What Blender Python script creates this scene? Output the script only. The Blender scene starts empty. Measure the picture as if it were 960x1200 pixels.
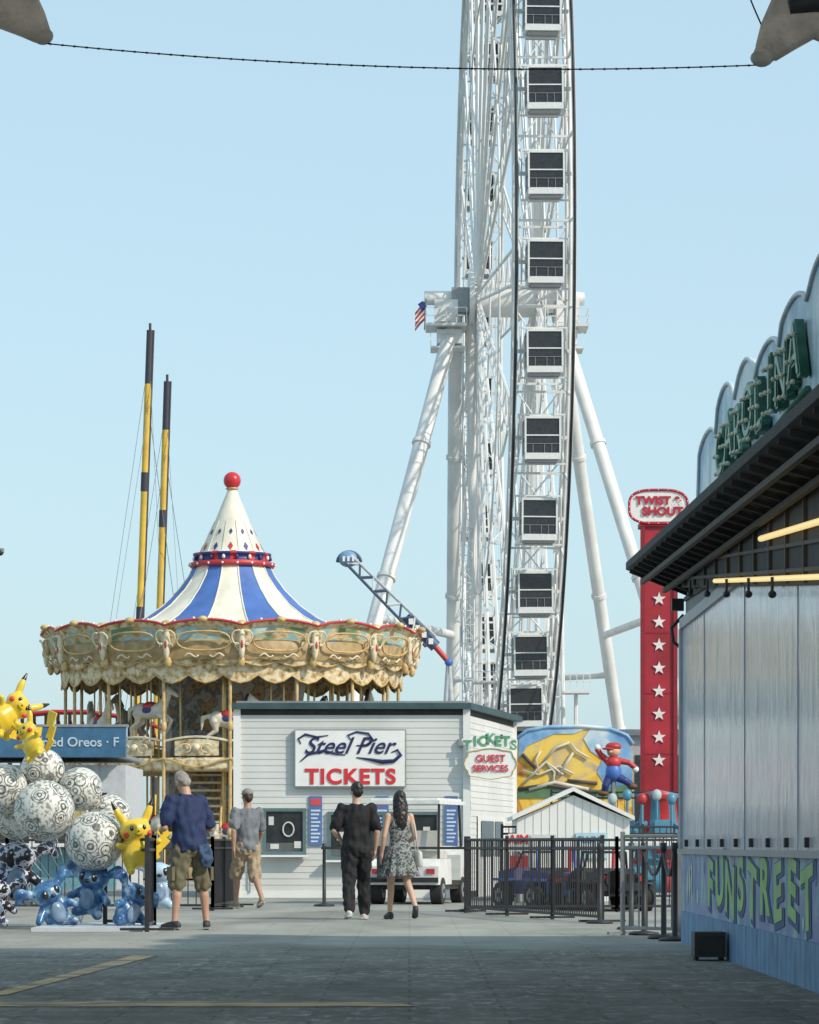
import bpy, math, random
from mathutils import Vector, Matrix, noise
random.seed(7)
V=Vector
F=4100.0; CH=0.97
def gx(u,d): return (u-480)*d/F
def gz(v,d): return CH+(990-v)*d/F
def G(u,v,d): return V((gx(u,d),d,gz(v,d)))
scn=bpy.context.scene
col=scn.collection
# ------------------------------------------------------------ materials
MC={}
def M(name,c,rough=.6,metal=0,var=.15,scale=6,bump=0,emit=0,coat=0,bscale=None):
    if name in MC: return MC[name]
    m=bpy.data.materials.new(name); m.use_nodes=True
    nt=m.node_tree; b=nt.nodes['Principled BSDF']
    b.inputs['Roughness'].default_value=rough; b.inputs['Metallic'].default_value=metal
    if coat: b.inputs['Coat Weight'].default_value=coat
    tc=nt.nodes.new('ShaderNodeTexCoord'); n=nt.nodes.new('ShaderNodeTexNoise')
    n.inputs['Scale'].default_value=scale; n.inputs['Detail'].default_value=5
    nt.links.new(tc.outputs['Object'],n.inputs['Vector'])
    r=nt.nodes.new('ShaderNodeValToRGB')
    r.color_ramp.elements[0].position=.3; r.color_ramp.elements[1].position=.7
    r.color_ramp.elements[0].color=(c[0]*(1-var),c[1]*(1-var),c[2]*(1-var),1)
    r.color_ramp.elements[1].color=(min(1,c[0]*(1+var*.6)),min(1,c[1]*(1+var*.6)),min(1,c[2]*(1+var*.6)),1)
    nt.links.new(n.outputs['Fac'],r.inputs['Fac']); nt.links.new(r.outputs['Color'],b.inputs['Base Color'])
    if bump:
        bp=nt.nodes.new('ShaderNodeBump'); bp.inputs['Strength'].default_value=bump; bp.inputs['Distance'].default_value=.02
        n2=nt.nodes.new('ShaderNodeTexNoise'); n2.inputs['Scale'].default_value=bscale or scale*4
        nt.links.new(tc.outputs['Object'],n2.inputs['Vector'])
        nt.links.new(n2.outputs['Fac'],bp.inputs['Height']); nt.links.new(bp.outputs['Normal'],b.inputs['Normal'])
    if emit:
        b.inputs['Emission Color'].default_value=(*c,1); b.inputs['Emission Strength'].default_value=emit
    MC[name]=m; return m
def ramp_mat(name,stops,tex='noise',scale=3,rough=.6,detail=4,stretch=(1,1,1),const=False,dist=0):
    if name in MC: return MC[name]
    m=bpy.data.materials.new(name); m.use_nodes=True
    nt=m.node_tree; b=nt.nodes['Principled BSDF']; b.inputs['Roughness'].default_value=rough
    tc=nt.nodes.new('ShaderNodeTexCoord'); mp=nt.nodes.new('ShaderNodeMapping'); mp.inputs['Scale'].default_value=stretch
    nt.links.new(tc.outputs['Object'],mp.inputs['Vector'])
    if tex=='noise':
        n=nt.nodes.new('ShaderNodeTexNoise'); n.inputs['Detail'].default_value=detail; n.inputs['Distortion'].default_value=dist; out=n.outputs['Fac']
    elif tex=='voronoi':
        n=nt.nodes.new('ShaderNodeTexVoronoi'); out=n.outputs['Distance']
    else:
        n=nt.nodes.new('ShaderNodeTexWave'); n.inputs['Distortion'].default_value=dist; n.inputs['Detail'].default_value=detail; out=n.outputs['Fac']
    n.inputs['Scale'].default_value=scale
    nt.links.new(mp.outputs['Vector'],n.inputs['Vector'])
    r=nt.nodes.new('ShaderNodeValToRGB'); cr=r.color_ramp
    if const: cr.interpolation='CONSTANT'
    while len(cr.elements)<len(stops): cr.elements.new(.5)
    for e,(p,c) in zip(cr.elements,stops): e.position=p; e.color=(*c,1)
    nt.links.new(out,r.inputs['Fac']); nt.links.new(r.outputs['Color'],b.inputs['Base Color'])
    MC[name]=m; return m
white=M('white_paint',(.78,.78,.76),.45,var=.08,scale=.7)
whiteS=M('white_steel',(.76,.755,.74),.5,var=.14,scale=.5)
cream=M('cream_paint',(.74,.66,.48),.5,var=.2,scale=5)
gold=M('gold_trim',(.60,.42,.18),.4,metal=0,var=.3,scale=6)
goldd=M('dull_gold',(.40,.28,.13),.5,var=.35,scale=5)
black=M('black_metal',(.03,.03,.033),.5,var=.3)
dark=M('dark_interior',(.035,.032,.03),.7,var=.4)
red=M('red_paint',(.50,.04,.045),.45,var=.18,scale=2)
navy=M('navy_paint',(.03,.05,.20),.45,var=.15)
blue=M('blue_paint',(.06,.16,.48),.45,var=.15,scale=1)
teal=M('teal_trim',(.04,.085,.095),.6,var=.3,scale=3)
glass=M('dark_glass',(.03,.033,.037),.14,var=.4)
yellow=M('yellow_paint',(.70,.45,.06),.5,var=.2,scale=1.5)
grey=M('grey_metal',(.32,.33,.34),.45,metal=.4,var=.15)
rubber=M('rubber',(.03,.03,.03),.8,var=.3)
siding_m=M('vinyl_siding',(.60,.61,.59),.6,var=.12,scale=.9,bump=.1)
sidingR=M('vinyl_siding_sun_side',(.68,.685,.665),.6,var=.12,scale=.9)  # same siding, sunlight on the angled side put into a paler colour
# ------------------------------------------------------------ mesh builder
def frame(d):
    d=d.normalized(); up=V((0,0,1)) if abs(d.z)<.95 else V((1,0,0))
    a=d.cross(up).normalized(); b=a.cross(d).normalized(); return a,b
class MB:
    def __init__(s): s.v=[];s.f=[];s.m=[];s.s=[];s.mats=[]
    def mi(s,m):
        if m not in s.mats: s.mats.append(m)
        return s.mats.index(m)
    def add(s,vs,fs,mat,smooth=False):
        o=len(s.v); s.v+= [tuple(v) for v in vs]
        fm=mat if isinstance(mat,list) else None
        k=None if fm else s.mi(mat)
        for i,f in enumerate(fs):
            s.f.append([x+o for x in f]); s.m.append(s.mi(fm[i]) if fm else k); s.s.append(smooth)
    def bx(s,x0,x1,y0,y1,z0,z1,mat,M4=None):
        vs=[V((x,y,z)) for x in(x0,x1) for y in(y0,y1) for z in(z0,z1)]
        if M4: vs=[M4@v for v in vs]
        s.add(vs,[(0,1,3,2),(4,6,7,5),(0,4,5,1),(2,3,7,6),(0,2,6,4),(1,5,7,3)],mat)
    def box(s,c,sz,mat,rz=0,R=None):
        m=Matrix.Translation(V(c))@(R if R else Matrix.Rotation(rz,4,'Z'))
        s.bx(-sz[0]/2,sz[0]/2,-sz[1]/2,sz[1]/2,-sz[2]/2,sz[2]/2,mat,m)
    def beam(s,p,q,r,mat,n=6,r2=None,cap=True):
        p=V(p);q=V(q); r2=r if r2 is None else r2
        if (q-p).length<1e-6: return
        a,b=frame(q-p); vs=[];
        for c,rr in((p,r),(q,r2)):
            for i in range(n):
                t=2*math.pi*(i+.5)/n; vs.append(c+a*math.cos(t)*rr+b*math.sin(t)*rr)
        fs=[(i,(i+1)%n,n+(i+1)%n,n+i) for i in range(n)]
        s.add(vs,fs,mat,n>6)
        if cap: s.add(vs,[tuple(range(n-1,-1,-1)),tuple(range(n,2*n))],mat)
    def tube(s,pts,r,mat,n=8,closed=False):
        pts=[V(p) for p in pts]; N=len(pts); vs=[]; pa=None
        for i,p in enumerate(pts):
            if closed: d=pts[(i+1)%N]-pts[i-1]
            else: d=pts[min(i+1,N-1)]-pts[max(i-1,0)]
            a,b=frame(d)
            if pa is not None:
                a=(pa-d.normalized()*pa.dot(d.normalized())).normalized(); b=a.cross(d.normalized())
            pa=a; rr=r[i] if isinstance(r,(list,tuple)) else r
            for k in range(n):
                t=2*math.pi*k/n; vs.append(p+a*math.cos(t)*rr+b*math.sin(t)*rr)
        fs=[]
        for i in range(N if closed else N-1):
            j=(i+1)%N
            for k in range(n): fs.append((i*n+k,i*n+(k+1)%n,j*n+(k+1)%n,j*n+k))
        if not closed: fs+= [tuple(range(n-1,-1,-1)),tuple((N-1)*n+k for k in range(n))]
        s.add(vs,fs,mat,True)
    def lathe(s,prof,c,n,mat,mf=None,smooth=True):
        c=V(c); vs=[]
        for r,z in prof:
            for i in range(n):
                t=2*math.pi*i/n; vs.append(c+V((r*math.cos(t),r*math.sin(t),z)))
        fs=[];ms=[]
        for j in range(len(prof)-1):
            for i in range(n):
                fs.append((j*n+i,j*n+(i+1)%n,(j+1)*n+(i+1)%n,(j+1)*n+i)); ms.append(mf(i,j) if mf else mat)
        s.add(vs,fs,ms,smooth)
    def ell(s,c,r,mat,nu=16,nv=10,R=None):
        c=V(c); r=(r,r,r) if not isinstance(r,(tuple,list)) else r
        vs=[]
        for j in range(nv+1):
            ph=math.pi*j/nv
            for i in range(nu):
                t=2*math.pi*i/nu; p=V((r[0]*math.sin(ph)*math.cos(t),r[1]*math.sin(ph)*math.sin(t),-r[2]*math.cos(ph)))
                if R: p=R@p
                vs.append(c+p)
        fs=[(j*nu+i,j*nu+(i+1)%nu,(j+1)*nu+(i+1)%nu,(j+1)*nu+i) for j in range(nv) for i in range(nu)]
        s.add(vs,fs,mat,True)
    def loft(s,rings,mat,n=20):
        vs=[]
        for cx,cy,cz,rx,ry in rings:
            for i in range(n):
                t=2*math.pi*i/n; vs.append(V((cx+rx*math.cos(t),cy+ry*math.sin(t),cz)))
        N=len(rings)
        fs=[(j*n+i,j*n+(i+1)%n,(j+1)*n+(i+1)%n,(j+1)*n+i) for j in range(N-1) for i in range(n)]
        fs+= [tuple(range(n-1,-1,-1)),tuple((N-1)*n+k for k in range(n))]
        s.add(vs,fs,mat,True)
    def poly(s,pts,mat,ext=None):
        pts=[V(p) for p in pts]; n=len(pts)
        if ext is None: s.add(pts,[tuple(range(n))],mat); return
        e=V(ext); vs=pts+[p+e for p in pts]
        s.add(vs,[tuple(range(n-1,-1,-1)),tuple(range(n,2*n))]+[(i,(i+1)%n,n+(i+1)%n,n+i) for i in range(n)],mat)
    def limb(s,pts,rs,mat,n=12):
        for i in range(len(pts)-1): s.beam(pts[i],pts[i+1],rs[i],mat,n,rs[i+1])
        for p,r in zip(pts,rs): s.ell(p,r*1.0,mat,12,8)
    def mesh(s,name):
        me=bpy.data.meshes.new(name); me.from_pydata(s.v,[],s.f)
        for m in s.mats: me.materials.append(m)
        me.polygons.foreach_set('material_index',s.m); me.polygons.foreach_set('use_smooth',s.s)
        me.update(); return me
    def build(s,name,parent=None,loc=None):
        o=bpy.data.objects.new(name,s.mesh(name)); col.objects.link(o)
        if parent: o.parent=parent
        if loc: o.location=loc
        return o
def group(name,loc=(0,0,0),rz=0,sc=1):
    e=bpy.data.objects.new(name,None); col.objects.link(e); e.location=loc; e.rotation_euler=(0,0,rz); e.scale=(sc,sc,sc)
    e.empty_display_size=.2; return e
def fuse(mb,name,parent,voxel,smooth=3,wr=0,ws=6):
    o=mb.build('tmp'); md=o.modifiers.new('r','REMESH'); md.mode='VOXEL'; md.voxel_size=voxel
    if smooth:
        sm=o.modifiers.new('s','SMOOTH'); sm.factor=.5; sm.iterations=smooth
    dg=bpy.context.evaluated_depsgraph_get(); me=bpy.data.meshes.new_from_object(o.evaluated_get(dg))
    bpy.data.objects.remove(o)
    me.name=name
    if wr:
        me.update()
        ns=[v.normal.copy() for v in me.vertices]
        for v,nn in zip(me.vertices,ns):
            q=V((v.co.x*ws*1.5,v.co.y*ws*1.5,v.co.z*ws)); v.co+=nn*wr*noise.noise(q)*1.6
    for p in me.polygons: p.use_smooth=True
    if not me.materials: 
        for m in mb.mats: me.materials.append(m)
    ob=bpy.data.objects.new(name,me); col.objects.link(ob); ob.parent=parent
    return ob
def txt(name,body,loc,size,mat,parent=None,ext=.01,rot=(math.pi/2,0,0),shear=0,bold=0,sx=1,sp=1):
    c=bpy.data.curves.new(name,'FONT'); c.body=body; c.size=size; c.extrude=ext; c.shear=shear; c.offset=bold; c.space_character=sp
    c.align_x='CENTER'; c.align_y='CENTER'; c.materials.append(mat)
    o=bpy.data.objects.new(name,c); col.objects.link(o); o.location=loc; o.rotation_euler=rot; o.scale=(sx,1,1)
    if parent: o.parent=parent
    return o
# ------------------------------------------------------------ world, sun, camera
SAZ=math.radians(125); SEL=math.radians(38)
w=bpy.data.worlds.new('World'); scn.world=w; w.use_nodes=True
nt=w.node_tree; bg=nt.nodes['Background']; sky=nt.nodes.new('ShaderNodeTexSky'); sky.sky_type='NISHITA'
sky.sun_disc=False; sky.sun_elevation=SEL; sky.sun_rotation=SAZ; sky.air_density=1.0; sky.dust_density=1.5; sky.ozone_density=2.0
hz=nt.nodes.new('ShaderNodeMix'); hz.data_type='RGBA'; hz.inputs[0].default_value=.6; hz.inputs[7].default_value=(4.5,6.3,7.0,1)
nt.links.new(sky.outputs[0],hz.inputs[6]); nt.links.new(hz.outputs[2],bg.inputs[0]); bg.inputs[1].default_value=.145
sl=bpy.data.lights.new('sun','SUN'); sl.energy=3.4; sl.angle=math.radians(1.2); sl.color=(1,.90,.76)
so=bpy.data.objects.new('sun',sl); col.objects.link(so)
sd=V((math.sin(SAZ)*math.cos(SEL),math.cos(SAZ)*math.cos(SEL),math.sin(SEL)))
so.rotation_euler=sd.to_track_quat('Z','Y').to_euler(); so.location=(20,-20,40)
cam=bpy.data.cameras.new('camera'); co=bpy.data.objects.new('camera',cam); col.objects.link(co); scn.camera=co
co.location=(0,0,CH); co.rotation_euler=(math.pi/2,0,0); cam.sensor_fit='HORIZONTAL'; cam.sensor_width=36; cam.lens=F/960*36
cam.shift_y=390/960; cam.clip_start=.5; cam.clip_end=20000
scn.view_settings.view_transform='Standard'; scn.view_settings.look='None'; scn.view_settings.exposure=0
# ------------------------------------------------------------ ground
def ground_mat():
    m=bpy.data.materials.new('worn_pier_deck'); m.use_nodes=True; nt=m.node_tree; L=nt.links.new; N=nt.nodes.new
    b=nt.nodes['Principled BSDF']; b.inputs['Roughness'].default_value=.88; b.inputs['Specular IOR Level'].default_value=.2
    tc=N('ShaderNodeTexCoord'); sp=N('ShaderNodeSeparateXYZ'); L(tc.outputs['Object'],sp.inputs[0])
    def noi(sc,det=6,st=(1,1,1),dist=0,rg=.5):
        mp=N('ShaderNodeMapping'); mp.inputs['Scale'].default_value=st; L(tc.outputs['Object'],mp.inputs[0])
        n=N('ShaderNodeTexNoise'); n.inputs['Scale'].default_value=sc; n.inputs['Detail'].default_value=det; n.inputs['Roughness'].default_value=rg; n.inputs['Distortion'].default_value=dist; L(mp.outputs[0],n.inputs[0]); return n.outputs['Fac']
    def ramp(i,p0,p1,c0,c1):
        r=N('ShaderNodeValToRGB'); e=r.color_ramp.elements; e[0].position=p0; e[1].position=p1; e[0].color=(*c0,1); e[1].color=(*c1,1); L(i,r.inputs[0]); return r.outputs[0]
    def mix(f,a,bb,bt='MIX'):
        x=N('ShaderNodeMix'); x.data_type='RGBA'; x.blend_type=bt
        if isinstance(f,float): x.inputs[0].default_value=f
        else: L(f,x.inputs[0])
        L(a,x.inputs[6]); L(bb,x.inputs[7]); return x.outputs[2]
    base=ramp(noi(1.6,12,(1,.45,1),0,.65),.32,.68,(.15,.143,.125),(.30,.29,.26))
    big=ramp(noi(.9,5,(1,.4,1)),.40,.62,(.25,.25,.25),(1,1,1))
    flakes=ramp(noi(9,13,(1,.35,1),.3,.72),.51,.60,(0,0,0),(1,1,1))
    fm=mix(1.0,flakes,big,'MULTIPLY')
    fc=ramp(noi(3,4),.3,.7,(.40,.385,.35),(.52,.50,.46))
    near=mix(fm,base,fc)
    br=N('ShaderNodeTexBrick'); br.inputs['Scale'].default_value=1; br.inputs['Color1'].default_value=(1,1,1,1); br.inputs['Color2'].default_value=(.82,.82,.82,1); br.inputs['Mortar'].default_value=(.5,.5,.5,1)
    br.inputs['Mortar Size'].default_value=.012; br.inputs['Brick Width'].default_value=1.1; br.inputs['Row Height'].default_value=.45; L(tc.outputs['Object'],br.inputs[0])
    near=mix(.7,near,br.outputs[0],'MULTIPLY')
    far=ramp(noi(.8,11,(1,.25,1),0,.65),.3,.7,(.25,.25,.225),(.40,.395,.355))
    stain=ramp(noi(.35,6,(1,.5,1)),.38,.5,(.72,.72,.72),(1,1,1))
    sx=mix(.45,far,br.outputs[0],'MULTIPLY'); sx=mix(1.0,sx,stain,'MULTIPLY')
    ad=N('ShaderNodeMath'); ad.operation='MULTIPLY_ADD'; L(noi(.6,7),ad.inputs[0]); ad.inputs[1].default_value=7; L(sp.outputs['Y'],ad.inputs[2])
    mr=N('ShaderNodeMapRange'); mr.inputs[1].default_value=34.5; mr.inputs[2].default_value=36.5; L(ad.outputs[0],mr.inputs[0])
    c=mix(mr.outputs[0],near,sx); L(c,b.inputs['Base Color'])
    bp=N('ShaderNodeBump'); bp.inputs['Strength'].default_value=.4; bp.inputs['Distance'].default_value=.01; L(noi(30,4),bp.inputs['Height']); L(bp.outputs[0],b.inputs['Normal'])
    return m
g=MB(); g.bx(-70,70,-60,330,-.5,0,ground_mat()); g.build('ground')
sea=M('sea_water',(.05,.11,.13),.25,var=.3,scale=.05,bump=.6,bscale=.8)
g=MB(); g.bx(-9000,9000,-3000,12000,-6,-4,sea); g.build('ocean_water')
sun_wornyel=ramp_mat('sunlight_and_worn_yellow',[(.0,(.20,.19,.16)),(.42,(.28,.24,.18)),(.52,(.66,.45,.24)),(1,(.74,.52,.30))],scale=5,detail=13,rough=.9,stretch=(.4,.6,1))
g=MB(); g.poly([(-5,20.9,.004),(.05,20.9,.004),(-.1,21.5,.004),(-5,21.8,.004)],sun_wornyel)  # warm strip of sunlight painted onto the deck; the next is faded line paint
g.poly([(-2.72,22.5,.004),(-2.6,22.5,.004),(-2.2,30.5,.004),(-2.42,30.5,.004)],sun_wornyel); g.build('painted_sunlight_and_line')
# ------------------------------------------------------------ ferris wheel
def ferris():
    root=group('ferris_wheel')
    hubz=36.1; C=V((6.25,225,hubz)); U=V((-1.25,31,0)).normalized(); A=V((U.y,-U.x,0))
    def W(R,th,s): return C+U*(-math.cos(th)*R)+V((0,0,math.sin(th)*R))+A*s
    b=MB(); d2=math.radians
    K=80
    for s in(-1.5,1.5):
        for R,r in((28,.13),(30.3,.13)):
            b.tube([W(R,2*math.pi*k/K,s) for k in range(K)],r,whiteS,6,True)
        for k in range(K):
            t0=2*math.pi*k/K; t1=2*math.pi*(k+1)/K
            b.beam(W(28,t0,s),W(30.3,t0,s),.06,whiteS,4,cap=False)
            if k%2: b.beam(W(28,t0,s),W(30.3,t1,s),.055,whiteS,4,cap=False)
            else: b.beam(W(30.3,t0,s),W(28,t1,s),.055,whiteS,4,cap=False)
    for s in(-1.62,1.62): b.tube([W(31.6,2*math.pi*k/120,s) for k in range(120)],.13,whiteS,6,True)
    ph=d2(3.8)
    for k in range(40):
        t=ph+2*math.pi*(k+.5)/40; tn=t+2*math.pi/40
        for R in(28,30.3):
            b.beam(W(R,t,-1.5),W(R,t,1.5),.09,whiteS,4,cap=False)
        b.beam(W(28,t,-1.5),W(28,tn,1.5),.05,whiteS,4,cap=False); b.beam(W(28,t,1.5),W(28,tn,-1.5),.05,whiteS,4,cap=False)
        b.beam(W(30.3,t,1.5),W(31.6,t,1.62),.08,whiteS,4); b.beam(W(30.3,t,-1.5),W(31.6,t,-1.62),.08,whiteS,4)
    for k in range(20):
        t=ph+2*math.pi*(k+.5)/20
        for s0,s1 in((-1.9,-1.5),(1.9,1.5)):
            prev=None
            for q in range(15):
                f=q/14; R=1.2+26.8*f; wd=(.25+.75*f); s=s0+(s1-s0)*f; dt=wd/R
                p1=W(R,t-dt,s); p2=W(R,t+dt,s)
                b.beam(p1,p2,.05,whiteS,4,cap=False)
                if prev:
                    b.beam(prev[0],p1,.1,whiteS,5,cap=False); b.beam(prev[1],p2,.1,whiteS,5,cap=False)
                    b.beam(prev[q%2],(p1,p2)[(q+1)%2],.04,whiteS,4,cap=False)
                prev=(p1,p2)
    for R in(10,19):
        for s in(-1.7,1.7): b.tube([W(R,2*math.pi*k/40,s) for k in range(40)],.07,whiteS,5,True)
    b.beam(C-A*2.3,C+A*2.3,1.2,whiteS,20); b.beam(C-A*5.0,C+A*5.0,.42,whiteS,16)
    for s in(-2.3,2.3): b.beam(C+A*(s-.15),C+A*(s+.15),1.7,whiteS,24)
    b.build('wheel_frame',root)
    b=MB()
    for s in(-1.62,1.62): b.tube([W(31.80,2*math.pi*k/120,s) for k in range(120)],.085,black,5,True)
    b.build('light_strip_rings',root)
    c=MB(); R=Matrix.Rotation(math.atan2(A.y,A.x),4,'Z')
    wg=M('gondola_white',(.72,.73,.72),.4,var=.1); 
    def B(x0,x1,y0,y1,z0,z1,m): c.bx(x0,x1,y0,y1,z0,z1,m,R)
    B(-1.0,1.0,-1.05,1.05,-1.3,-.95,wg); B(-.85,.85,-.9,.9,-1.42,-1.3,grey)
    B(-.93,.93,-.98,.98,-.95,.97,glass); B(-1.0,1.0,-1.05,1.05,.97,1.10,wg); B(-.7,.7,-.75,.75,1.10,1.22,wg)
    for x in(-.97,.97):
        for y in(-1.02,1.02): B(x-.05,x+.05,y-.05,y+.05,-.95,.97,wg)
    gi=M('gondola_rail',(.25,.26,.27),.5)
    for y in(-1.02,1.02): 
        B(-.92,.92,y-.025,y+.025,.0,.07,wg); B(-.92,.92,y-.02,y+.02,-.45,-.42,gi)
        for x in(-.55,.1,.5): B(x-.015,x+.015,y-.02,y+.02,-.95,-.45,gi)
    for x in(-.97,.97): B(x-.02,x+.02,-.96,.96,-.02,.06,wg)
    B(-1.5,-1.0,-.08,.08,-.1,.1,wg); B(1.0,1.5,-.08,.08,-.1,.1,wg)
    for x in(-1.3,1.3): B(x-.035,x+.035,-.1,.1,-1.2,1.25,wg)
    B(-1.34,1.34,-.09,.09,1.25,1.35,wg); B(-1.34,1.34,-.09,.09,-1.52,-1.43,wg)
    me=c.mesh('gondola')
    for k in range(40):
        o=bpy.data.objects.new('gondola',me); col.objects.link(o); o.parent=root; o.location=W(31.2,ph+2*math.pi*k/40,0)
        o.rotation_euler=(0,random.uniform(-.015,.015),0)
    b=MB(); Lt=C-A*3.3+V((0,0,-1)); Rt=C+A*3.3+V((0,0,-1))
    feet=[(Lt,V((gx(366,209),209,0)),.5),(Lt,V((gx(529,241),241,0)),.45),(Rt,V((gx(853,209),209,0)),.42),(Rt,V((gx(747,241),241,0)),.42)]
    for t,f,r in feet:
        b.beam(t,f,r,whiteS,16); b.beam(f,f+V((0,0,.6)),1.1,grey,12)
        for q in(.25,.5,.75): 
            p=t.lerp(f,q); dd=(f-t).normalized(); b.beam(p-dd*.12,p+dd*.12,r*1.22,whiteS,16)
    def at(i,z):
        t,f,_=feet[i]; k=(t.z-z)/(t.z-f.z); return t.lerp(f,k)
    b.beam(at(0,15),at(1,15),.28,whiteS,12); b.beam(at(2,15),at(3,15),.25,whiteS,12)
    b.beam(at(3,12.4),C+V((2.5,16,12.4-hubz)),.22,whiteS,10)
    b.beam(Lt+V((.9,.3,0)),V((gx(562,232),232,0)),.3,whiteS,12)
    b.beam(at(1,12),V((gx(562,232),232,12)),.15,whiteS,8)
    tx,ty=gx(549,228),228
    for dx in(-.35,.35):
        for dy in(-.5,.5): b.beam((tx+dx,ty+dy,0),(tx+dx,ty+dy,33),.06,whiteS,5)
    z=0;q=0
    while z<32.5:
        b.beam((tx-.35,ty-.5,z),(tx+.35,ty-.5,z),.04,whiteS,4); b.beam((tx-.35 if q%2 else tx+.35,ty-.5,z),(tx+.35 if q%2 else tx-.35,ty-.5,z+.9),.03,whiteS,4); z+=.9;q+=1
    b.build('support_legs',root)
    b=MB(); 
    for sg in(-1,1):
        P=C+A*(sg*3.9)
        b.box(P+V((0,0,-1.9)),(2.6,3.4,.18),whiteS); b.box(P+V((0,0,-.9)),(1.5,1.6,1.4),whiteS)
        b.beam(P-A*1.4*1,P+A*.9,.46,whiteS,16); b.box(P+V((.9*-sg,0,-.2)),(1.1,1.4,1.6),grey)
        for zz in(-1.35,-.85): 
            for y in(-1.7,1.7): b.beam(P+V((-1.3,y,zz)),P+V((1.3,y,zz)),.035,whiteS,4)
            for x in(-1.3,1.3): b.beam(P+V((x,-1.7,zz)),P+V((x,1.7,zz)),.035,whiteS,4)
        for x in(-1.3,-.65,0,.65,1.3):
            for y in(-1.7,1.7): b.beam(P+V((x,y,-1.9)),P+V((x,y,-.85)),.035,whiteS,4)
        b.box(P+V((-.2*sg,0,-2.6)),(1.6,2.2,.9),whiteS); b.box(P+V((-sg*.1,0,-3.3)),(2.2,2.6,.12),whiteS)
        for x in(-1,0,1): b.beam(P+V((x,-1.3,-3.3)),P+V((x,-1.3,-2.4)),.03,whiteS,4)
        b.beam(P+V((-1.0,-1.3,-2.4)),P+V((1.0,-1.3,-2.4)),.03,whiteS,4)
    for (u,v) in((675,812),(570,800)):
        p=G(u,v,212); b.box(p,(1.6,2.5,.12),whiteS)
        for x in(-.8,-.4,0,.4,.8): b.beam(p+V((x,-1.2,0)),p+V((x,-1.2,1.1)),.03,whiteS,4)
        b.beam(p+V((-.8,-1.2,1.1)),p+V((.8,-1.2,1.1)),.03,whiteS,4); b.beam(p+V((-.8,-1.2,.6)),p+V((.8,-1.2,.6)),.03,whiteS,4)
        b.beam(p+V((0,0,0)),V((p.x,p.y,0)),.12,whiteS,6)
    for u,dd in((650,214),(662,214),(656,220)):
        b.beam((gx(u,dd),dd,0),(gx(u-4,dd),dd,17),.14,whiteS,8)
    for z in range(2,17,2): b.beam((gx(650,214),214,z),(gx(660,214),214,z),.05,whiteS,5); b.beam((gx(649,214),214,z),(gx(661,214),214,z+2),.04,whiteS,4)
    b.build('hub_platforms',root)
    b=MB(); p=C-A*5.3+V((0,-1,-2.2)); b.beam(p,p+V((.1,0,2.0)),.04,grey,6)
    for i in range(7): 
        z=1.9-i*.17; m=red if i%2==0 else white
        b.poly([p+V((.1,0,z)),p+V((-.25,.02,z-.35)),p+V((-.6,-.03,z-.8)),p+V((-.6,-.03,z-.97)),p+V((-.25,.02,z-.52)),p+V((.1,0,z-.17))],m,(0,.01,0))
    b.box(p+V((-.12,-.03,1.55)),(.4,.02,.5),navy,R=Matrix.Rotation(-.6,4,'Y'))
    b.build('flag',root)
    b=MB(); b.box((6.5,225,.8),(9,40,1.6),white); b.box((6.5,225,1.7),(9.6,41,.15),grey); b.build('loading_platform',root)
ferris()
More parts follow.
